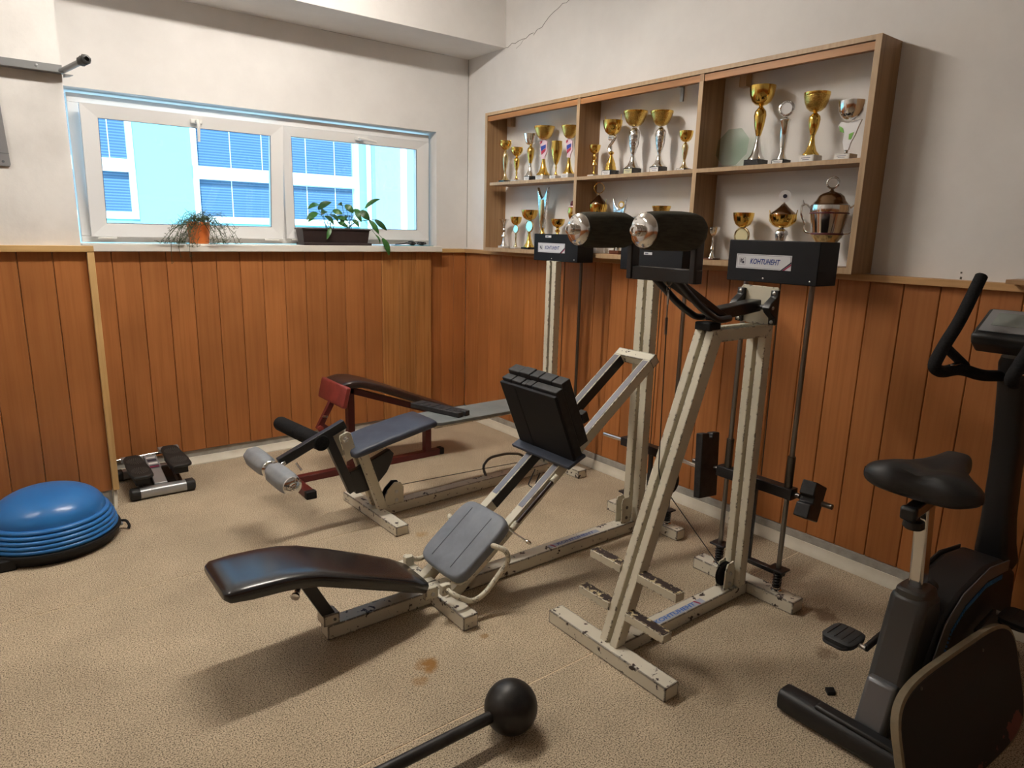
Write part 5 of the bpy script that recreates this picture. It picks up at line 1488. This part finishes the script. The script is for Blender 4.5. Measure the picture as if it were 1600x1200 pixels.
# ---------------------------------------------------------------- trophies
STEMS = {
    'spindle': [(0.20, 0), (0.20, 0.03), (0.12, 0.07), (0.06, 0.20), (0.055, 0.27), (0.10, 0.33), (0.145, 0.52), (0.165, 0.72), (0.13, 0.86), (0.06, 0.95), (0.085, 1.0)],
    'cone': [(0.34, 0), (0.33, 0.05), (0.22, 0.22), (0.13, 0.55), (0.08, 0.9), (0.09, 1.0)],
    'vase': [(0.08, 0), (0.11, 0.06), (0.19, 0.35), (0.235, 0.68), (0.21, 0.82), (0.12, 0.92), (0.07, 0.97), (0.10, 1.0)],
    'thin': [(0.20, 0), (0.13, 0.10), (0.075, 0.3), (0.06, 0.55), (0.09, 0.72), (0.06, 0.85), (0.08, 1.0)],
    'ball': [(0.30, 0), (0.30, 0.10), (0.24, 0.28), (0.25, 0.32), (0.18, 0.50), (0.09, 0.72), (0.06, 0.8), (0.14, 0.87), (0.14, 0.93), (0.06, 1.0)],
    'column': [(0.34, 0), (0.32, 0.04), (0.22, 0.12), (0.19, 0.16), (0.24, 0.5), (0.28, 0.88), (0.36, 0.92), (0.36, 0.95), (0.15, 1.0)],
    'knot': [(0.26, 0), (0.24, 0.12), (0.12, 0.32), (0.09, 0.45), (0.16, 0.55), (0.20, 0.66), (0.12, 0.78), (0.10, 0.9), (0.16, 1.0)],
}
BOWLS = {
    'bowl': [(0.10, 0), (0.22, 0.05), (0.36, 0.22), (0.45, 0.50), (0.49, 0.80), (0.50, 1.0), (0.475, 1.0), (0.43, 0.55), (0.30, 0.25), (0.01, 0.16)],
    'steep': [(0.10, 0), (0.25, 0.10), (0.36, 0.30), (0.44, 0.62), (0.485, 0.84), (0.47, 0.86), (0.50, 1.0), (0.475, 1.0), (0.43, 0.6), (0.30, 0.3), (0.01, 0.2)],
    'flare': [(0.13, 0), (0.17, 0.2), (0.24, 0.5), (0.38, 0.82), (0.50, 1.0), (0.48, 1.0), (0.30, 0.7), (0.01, 0.4)],
    'tulip': [(0.10, 0), (0.22, 0.12), (0.40, 0.42), (0.48, 0.70), (0.44, 0.90), (0.46, 1.0), (0.43, 1.0), (0.40, 0.7), (0.20, 0.3), (0.01, 0.2)],
}
XT = 3.088


def trophy(y, z, h, d, label, base, plate, lower, upper, bowl, split=0.45, bfrac=0.28, handles=None, figure=None, lid=None, x=XT):
    t = thing('trophy', label, 'trophy', (x, y, z), group='trophies on the wall shelf')
    bm, bw, bh = base
    z0 = z
    if bm:
        bo_ = G().box(x - bw / 2, x + bw / 2, y - bw / 2, y + bw / 2, z, z + bh).build('base', bm, t, bevel=0.0015)
        if plate:
            pl_ = G().box(x - bw / 2 - 0.0012, x - bw / 2, y - bw * 0.42, y + bw * 0.42, z + bh * 0.14, z + bh * 0.86).build('name_plate', plate, bo_, smooth=False)
            gp = G()
            for k in range(2):
                gp.box(x - bw / 2 - 0.0016, x - bw / 2 - 0.0011, y - bw * (0.30 - 0.08 * k), y + bw * (0.30 - 0.08 * k), z + bh * (0.58 - 0.24 * k), z + bh * (0.66 - 0.24 * k))
            gp.build('engraving', 'ink_line', pl_, smooth=False, kind='stuff')
        z0 = z + bh
    hb = h * bfrac
    hs = h - hb - (z0 - z)
    if lid:
        hs -= lid[1]
    zl = z0 + hs * split
    if lower:
        G().lathe([(r * d, hh * hs * split) for r, hh in STEMS[lower[1]]], (x, y, z0), (0, 0, 1), 20).build('foot', lower[0], t)
    if figure:
        # flat enamelled figure between foot and bowl
        fk, fm = figure
        hh = hs * (1 - split)
        if fk == 'flag':
            o_ = G().prism([(x - 0.004, y + a * d, zl + b2 * hh) for a, b2 in ((0.02, -0.02), (0.20, 0.05), (0.12, 0.22), (0.30, 0.45), (0.22, 0.70), (0.32, 0.88), (0.16, 1.0), (-0.10, 0.98), (-0.26, 0.86), (-0.22, 0.60), (-0.28, 0.40), (-0.12, 0.15), (-0.10, -0.02))], (0.008, 0, 0)).build('figure', fm, t, bevel=0.001)
            for k, (mt, q) in enumerate((('enamel_blue', ((0.17, 0.42), (0.20, 0.66), (-0.16, 0.74), (-0.17, 0.56))), ('enamel_red', ((0.17, 0.40), (-0.17, 0.54), (-0.15, 0.40), (0.13, 0.22))), ('enamel_red', ((0.26, 0.78), (0.24, 0.93), (0.10, 0.96), (0.12, 0.84))))):
                G().prism([(x - 0.0055, y + a * d, zl + b2 * hh) for a, b2 in q], (0.0015, 0, 0)).build('enamel', mt, o_, smooth=False)
        elif fk == 'swirl':
            G().tube(arc([(x, y + 0.10 * d, zl), (x, y + 0.20 * d, zl + 0.25 * hh), (x, y - 0.02 * d, zl + 0.5 * hh), (x, y - 0.30 * d, zl + 0.9 * hh), (x, y + 0.22 * d, zl + 0.95 * hh), (x, y + 0.20 * d, zl + 0.75 * hh), (x, y - 0.05 * d, zl + 0.78 * hh)], 0.02), [0.010 - 0.0001 * i for i in range(32)], 8).build('figure', fm, t)
            G().cyl((x, y, zl), (x, y, zl + hh), 0.004).build('stem', fm, t)
        elif fk == 'leafy':
            o_ = G().prism([(x - 0.004, y + a * d, zl + b2 * hh) for a, b2 in ((0.10, 0.0), (0.20, 0.3), (0.16, 0.55), (0.46, 0.85), (0.34, 1.0), (0.05, 0.92), (-0.2, 1.0), (-0.5, 1.02), (-0.40, 0.78), (-0.30, 0.5), (-0.16, 0.25), (-0.10, 0.0))], (0.008, 0, 0)).build('figure', fm, t, bevel=0.002)
            for q in (((0.40, 0.86), (0.24, 0.78), (0.16, 0.60), (0.34, 0.66)), ((-0.05, 0.55), (-0.24, 0.60), (-0.16, 0.36), (-0.06, 0.36))):
                G().prism([(x - 0.0055, y + a * d, zl + b2 * hh) for a, b2 in q], (0.0015, 0, 0)).build('enamel', 'enamel_green', o_, smooth=False)
        elif fk == 'disc':
            o_ = G().torus((x, y, zl + hh * 0.52), hh * 0.46, hh * 0.07, (1, 0, 0), 24, 8).build('figure', 'gold_pale', t)
            G().lathe([(hh * 0.42, -0.003), (hh * 0.42, 0.003)], (x, y, zl + hh * 0.52), (1, 0, 0), 24).build('emblem', fm, o_)
    if upper:
        G().lathe([(r * d, hh * hs * (1 - split)) for r, hh in STEMS[upper[1]]], (x, y, zl), (0, 0, 1), 18, (lambda u, q: 1 + 0.07 * sin(2 * pi * 5 * u + q * 70)) if upper[0] == 'silver_cut' else None).build('stem', upper[0], t)
    zb = z0 + hs
    bo2 = None
    if bowl:
        bo2 = G().lathe([(r * d, hh * hb) for r, hh in BOWLS[bowl[1]]], (x, y, zb), (0, 0, 1), 32).build('bowl', bowl[0], t)
        if bowl[0] == 'gold_mesh':
            G().lathe([(0.492 * d, hb * 0.84), (0.503 * d, hb * 0.86), (0.506 * d, hb), (0.49 * d, hb * 1.0)], (x, y, zb), (0, 0, 1), 32).build('rim', 'gold', bo2)
    if handles:
        for s in (-1, 1):
            if handles == 'ear':
                pts = arc([(x, y + s * 0.40 * d, zb + hb * 0.30), (x, y + s * 0.56 * d, zb + hb * 0.55), (x, y + s * 0.54 * d, zb + hb * 0.95), (x, y + s * 0.58 * d, zb + hb * 1.35)], 0.012)
                G().tube(pts, [0.0035 - 0.0001 * i for i in range(len(pts))], 7).build('handle', bowl[0] if bowl[0] != 'gold_mesh' else 'gold', t)
            else:
                pts = arc([(x, y + s * 0.47 * d, zb + hb * 0.86), (x, y + s * 0.64 * d, zb + hb * 0.98), (x, y + s * 0.60 * d, zb + hb * 0.55), (x, y + s * 0.42 * d, zb + hb * 0.35)], 0.012)
                G().tube(pts, 0.0038, 7).build('handle', bowl[0], t)
    if lid:
        lm, lh, topper = lid
        zt = zb + hb
        G().lathe([(0.47 * d, 0), (0.46 * d, lh * 0.05), (0.34 * d, lh * 0.16), (0.18 * d, lh * 0.30), (0.08 * d, lh * 0.42), (0.03 * d, lh * 0.46), (0.025 * d, lh * 0.50)], (x, y, zt), (0, 0, 1), 28).build('lid', lm, t)
        rz = lh * 0.24
        if topper == 'ring':
            G().torus((x, y, zt + lh * 0.76), rz, 0.0028, (0.75, 0.66, 0), 20, 6).build('finial', 'gold', t)
        else:
            G().lathe([(rz, -0.002), (rz, 0.002)], (x, y, zt + lh * 0.75), (1, 0.6, 0), 20).build('finial', 'enamel_white', t)
            G().lathe([(rz * 0.35, -0.003), (rz * 0.35, 0.0)], (x, y, zt + lh * 0.75), (1, 0.6, 0), 12).build('finial_spot', 'ink_dark', t)
    return t


ZU, ZD = 1.8882, 1.4282
MB_, MW_ = 'marble_black', 'marble_white'
# upper tier, bay by the corner
trophy(4.100, ZU, 0.290, 0.092, 'gold two-handled cup on black patterned vase stem beside the end panel', (MB_, 0.066, 0.018), None, ('gold_pale', 'cone'), ('gold_pale', 'vase'), ('gold', 'tulip'), 0.30, 0.22, 'loop')
trophy(3.965, ZU, 0.235, 0.090, 'small gold handled cup with silver collar on a low white base', (MW_, 0.060, 0.016), 'plate_white', ('gold', 'thin'), ('gold', 'vase'), ('gold', 'tulip'), 0.42, 0.26, 'loop')
trophy(3.812, ZU, 0.310, 0.106, 'silver bowl trophy with gold spindle stem on black base', (MB_, 0.062, 0.034), 'plate_white', ('silver', 'cone'), ('gold', 'vase'), ('silver', 'steep'), 0.42, 0.24)
trophy(3.672, ZU, 0.345, 0.138, 'large gold bowl trophy with pink flag figure on white base', (MW_, 0.074, 0.034), 'plate_white', ('gold', 'cone'), None, ('gold_mesh', 'steep'), 0.46, 0.24, None, ('flag', 'enamel_pink'))
trophy(3.542, ZU, 0.242, 0.078, 'slim gold tulip vase trophy on white base', (MW_, 0.060, 0.026), 'plate_white', ('gold', 'thin'), None, ('gold', 'tulip'), 1.0, 0.60)
trophy(3.418, ZU, 0.325, 0.112, 'gold bowl trophy with pink flag figure right beside the first divider', (MW_, 0.070, 0.032), 'plate_white', ('gold', 'cone'), None, ('gold_mesh', 'steep'), 0.46, 0.24, None, ('flag', 'enamel_pink'))
# upper tier, middle bay
trophy(3.185, ZU, 0.190, 0.072, 'little gold cup with knotted gold stem on thin white base', (MW_, 0.056, 0.014), 'plate_white', ('gold', 'thin'), ('gold', 'knot'), ('gold', 'bowl'), 0.45, 0.26)
trophy(3.042, ZU, 0.318, 0.116, 'gold eared cup on silver ribbon figure above gold bell foot', (MB_, 0.074, 0.034), 'plate_white', ('gold', 'ball'), None, ('gold', 'bowl'), 0.55, 0.26, 'ear', ('swirl', 'silver'))
trophy(2.865, ZU, 0.350, 0.138, 'largest gold mesh bowl with silver faceted stem and yellow name plate', (MB_, 0.074, 0.036), 'plate_gold', ('silver', 'cone'), ('silver_cut', 'vase'), ('gold_mesh', 'steep'), 0.34, 0.24)
trophy(2.668, ZU, 0.328, 0.124, 'gold mesh bowl with silver faceted stem and white name plate', (MB_, 0.070, 0.034), 'plate_white', ('silver', 'cone'), ('silver_cut', 'vase'), ('gold_mesh', 'steep'), 0.34, 0.24)
trophy(2.490, ZU, 0.208, 0.076, 'small gold cup on black and gold vase stem beside second divider', (MB_, 0.056, 0.015), 'plate_white', ('gold_pale', 'cone'), ('gold_pale', 'vase'), ('gold', 'bowl'), 0.32, 0.27)
# upper tier, open end bay
ga = thing('glass_award', 'clear octagonal glass award plate leaning in the trophy shelf', 'award', (3.10, 2.20, ZU))
R8 = 0.098
G().prism([(3.085 + 0.030 * (sin(pi / 8 + k * pi / 4) * 0.5 + 0.5), 2.205 + R8 * 0.98 * cos(pi / 8 + k * pi / 4), ZU + 0.010 + R8 * (1 + sin(pi / 8 + k * pi / 4)) * 0.98) for k in range(8)], (0.008, 0.0, -0.001)).build('plate', 'award_glass', ga, smooth=False)
G().box(3.060, 3.125, 2.14, 2.27, ZU, ZU + 0.008).build('stand', 'award_glass', ga, smooth=False)
trophy(2.050, ZU, 0.372, 0.122, 'tall shiny gold bowl with gold and silver stem on wide black base', (MB_, 0.082, 0.032), None, ('silver', 'cone'), ('gold', 'vase'), ('gold', 'bowl'), 0.44, 0.24)
t = trophy(1.913, ZU, 0.215, 0.072, 'silver column trophy topped by a white wreath medal', (MB_, 0.064, 0.024), 'plate_white', ('silver', 'column'), None, None, 1.0, 0.0)
G().torus((XT, 1.913, ZU + 0.255), 0.030, 0.007, (1, 0.35, 0), 22, 6).build('wreath', 'silver_cut', t)
G().lathe([(0.027, -0.003), (0.027, 0.003)], (XT, 1.913, ZU + 0.255), (1, 0.35, 0), 24).build('medal', 'enamel_white', t)
trophy(1.767, ZU, 0.305, 0.112, 'gold mesh bowl with twisted all gold stem on grey base', (MW_, 0.074, 0.034), 'plate_white', ('gold', 'cone'), ('gold', 'vase'), ('gold_mesh', 'bowl'), 0.46, 0.27)
trophy(1.590, ZU, 0.245, 0.108, 'silver bowl with white and green leaf figure near the open end panel', (MW_, 0.070, 0.026), 'plate_white', ('silver', 'thin'), None, ('silver', 'bowl'), 0.12, 0.33, None, ('leafy', 'enamel_white'), x=3.066)
# lower tier
trophy(4.098, ZD, 0.205, 0.080, 'small silver flared cup on white base at the corner end', (MW_, 0.060, 0.014), None, ('silver', 'cone'), ('silver', 'knot'), ('silver', 'flare'), 0.5, 0.28)
trophy(3.955, ZD, 0.222, 0.082, 'small gold bowl with shiny round medallion and slim foot', (MW_, 0.056, 0.010), None, ('gold_pale', 'thin'), None, ('gold', 'bowl'), 0.62, 0.26, None, ('disc', 'silver'))
trophy(3.802, ZD, 0.268, 0.117, 'gold bowl with shiny round medallion on wide black plinth', (MB_, 0.080, 0.014), None, ('gold', 'cone'), None, ('gold', 'bowl'), 0.55, 0.26, None, ('disc', 'silver'))
t = trophy(3.660, ZD, 0.150, 0.108, 'tall forked silver and gold vase trophy', (MB_, 0.070, 0.024), None, ('gold', 'knot'), None, None, 1.0, 0.0)
G().prism([(XT - 0.012, 3.660 + a, ZD + b2) for a, b2 in ((-0.018, 0.145), (0.018, 0.145), (0.036, 0.26), (0.056, 0.418), (0.030, 0.365), (0.006, 0.340), (-0.018, 0.355), (-0.030, 0.375), (-0.056, 0.418), (-0.038, 0.27))], (0.024, 0, 0)).build('fork', 'silver_cut', t, bevel=0.004)
G().lathe([(0.016, 0), (0.024, 0.05), (0.030, 0.11), (0.022, 0.19)], (XT, 3.660, ZD + 0.145), (0, 0, 1), 16).build('core', 'gold_pale', t)
trophy(3.502, ZD, 0.208, 0.094, 'low gold bowl trophy standing behind the pulley cover of leg curl machine', (MB_, 0.060, 0.02), None, ('gold', 'cone'), ('gold', 'knot'), ('gold', 'bowl'), 0.5, 0.26)
t = trophy(3.350, ZD, 0.280, 0.084, 'gold lidded cup with dark red crown and red medallion', (MW_, 0.058, 0.02), None, ('gold', 'cone'), None, ('gold', 'tulip'), 0.35, 0.36, None, ('disc', 'enamel_red'))
G().sphere((XT, 3.350, ZD + 0.300), 0.026, 16, 10).build('crown', 'wine_band', t)
G().torus((XT, 3.350, ZD + 0.284), 0.030, 0.006, (0, 0, 1), 18, 6).build('crown_band', 'enamel_pink', t)
trophy(3.130, ZD, 0.425, 0.115, 'gold lidded cup with ring finial beside the first divider', (MW_, 0.070, 0.040), None, ('gold_pale', 'cone'), ('gold', 'vase'), ('gold', 'bowl'), 0.5, 0.20, 'ear', None, ('bronze', 0.13, 'ring'))
t = trophy(2.945, ZD, 0.190, 0.100, 'curved silver boat trophy with round medal behind the shoulder roller', ('marble_brown', 0.074, 0.022), None, ('silver', 'knot'), None, None, 1.0, 0.0)
G().prism([(XT - 0.01, 2.945 + a, ZD + b2) for a, b2 in ((-0.02, 0.185), (0.025, 0.185), (0.048, 0.26), (0.056, 0.335), (0.030, 0.285), (0.0, 0.262), (-0.030, 0.272), (-0.058, 0.335), (-0.045, 0.24))], (0.014, 0, 0)).build('boat', 'silver_cut', t, bevel=0.004)
G().lathe([(0.021, -0.003), (0.021, 0.003)], (XT - 0.012, 2.922, ZD + 0.29), (1, 0.2, 0), 20).build('medal', 'gold', t)
G().lathe([(0.013, -0.005), (0.013, 0.0)], (XT - 0.012, 2.922, ZD + 0.29), (1, 0.2, 0), 16).build('medal_spot', 'enamel_white', t)
trophy(2.800, ZD, 0.215, 0.084, 'gold cup half hidden between the two shoulder rollers', (MW_, 0.060, 0.02), None, ('gold', 'cone'), ('gold', 'knot'), ('gold', 'steep'), 0.5, 0.28)
trophy(2.625, ZD, 0.280, 0.104, 'gold rimmed bowl showing above the near shoulder roller', (MW_, 0.070, 0.03), None, ('gold', 'cone'), ('gold', 'vase'), ('gold_mesh', 'steep'), 0.4, 0.26)
trophy(2.262, ZD, 0.168, 0.068, 'small silver cup with slender twisted stem on flat brown base', ('marble_brown', 0.066, 0.008), None, ('silver', 'cone'), ('silver', 'thin'), ('silver', 'steep'), 0.4, 0.28)
trophy(2.088, ZD, 0.240, 0.104, 'gold bowl with round clear medallion above the printed pulley cover', (MB_, 0.066, 0.02), None, ('gold', 'cone'), None, ('gold', 'bowl'), 0.42, 0.30, None, ('disc', 'plate_gold'))
trophy(1.872, ZD, 0.345, 0.126, 'gold eared cup with pointed bronze lid and white rosette', (MB_, 0.07, 0.024), None, ('gold', 'cone'), ('silver_cut', 'vase'), ('gold', 'bowl'), 0.42, 0.18, 'ear', None, ('bronze', 0.115, 'medal'))
# big lidded urn
XU = 3.056
ur = thing('trophy', 'big bronze and silver lidded urn with scrolled handles and wreath finial', 'trophy', (XU, 1.626, ZD), group='trophies on the wall shelf')
G().box(XU - 0.045, XU + 0.045, 1.581, 1.671, ZD, ZD + 0.035).build('base', MB_, ur, bevel=0.002)
G().lathe([(0.040, 0), (0.038, 0.01), (0.015, 0.03), (0.014, 0.045), (0.022, 0.052)], (XU, 1.626, ZD + 0.035), (0, 0, 1), 24).build('foot', 'silver', ur)
G().lathe([(0.022, 0), (0.042, 0.018), (0.062, 0.045), (0.066, 0.055)], (XU, 1.626, ZD + 0.085), (0, 0, 1), 36, lambda u, h: 1 + 0.03 * sin(2 * pi * 14 * u)).build('fluted_bowl', 'gold_pale', ur)
G().lathe([(0.069, 0), (0.070, 0.004), (0.069, 0.008)], (XU, 1.626, ZD + 0.139), (0, 0, 1), 36).build('band', 'wine_band', ur)
G().lathe([(0.066, 0), (0.075, 0.05), (0.080, 0.085)], (XU, 1.626, ZD + 0.147), (0, 0, 1), 36).build('body', 'silver', ur)
G().lathe([(0.083, 0), (0.084, 0.003), (0.083, 0.006)], (XU, 1.626, ZD + 0.231), (0, 0, 1), 36).build('band', 'wine_band', ur)
G().lathe([(0.081, 0), (0.083, 0.012), (0.082, 0.032), (0.074, 0.038)], (XU, 1.626, ZD + 0.237), (0, 0, 1), 36).build('collar', 'silver', ur)
G().lathe([(0.076, 0), (0.062, 0.016), (0.058, 0.022), (0.052, 0.036), (0.036, 0.048), (0.012, 0.056), (0.004, 0.066)], (XU, 1.626, ZD + 0.273), (0, 0, 1), 36, lambda u, h: 1 + (0.03 * sin(2 * pi * 16 * u) if 0.02 < h < 0.05 else 0)).build('lid', 'bronze', ur)
G().torus((XU, 1.626, ZD + 0.366), 0.024, 0.005, (1, 0.45, 0), 24, 6).build('wreath', 'silver_cut', ur)
G().lathe([(0.020, -0.002), (0.020, 0.002)], (XU, 1.626, ZD + 0.366), (1, 0.45, 0), 20).build('finial_disc', 'silver', ur)
for s in (-1, 1):
    dv = Vector((-s * 0.5, s * 0.86, 0))
    def hp(r, zz_):
        return Vector((XU, 1.626, ZD)) + dv * r + Vector((0, 0, zz_))
    pts = arc([hp(0.080, 0.255), hp(0.100, 0.275), hp(0.118, 0.268), hp(0.118, 0.225), hp(0.104, 0.200), hp(0.098, 0.185), hp(0.100, 0.160), hp(0.088, 0.148), hp(0.066, 0.145)], 0.02, 4)
    G().tube(pts, 0.0042, 7).build('handle', 'silver', ur)
    G().tube([hp(0.112, 0.272), hp(0.116, 0.292)], [0.004, 0.0015], 6).build('scroll_tip', 'silver', ur)
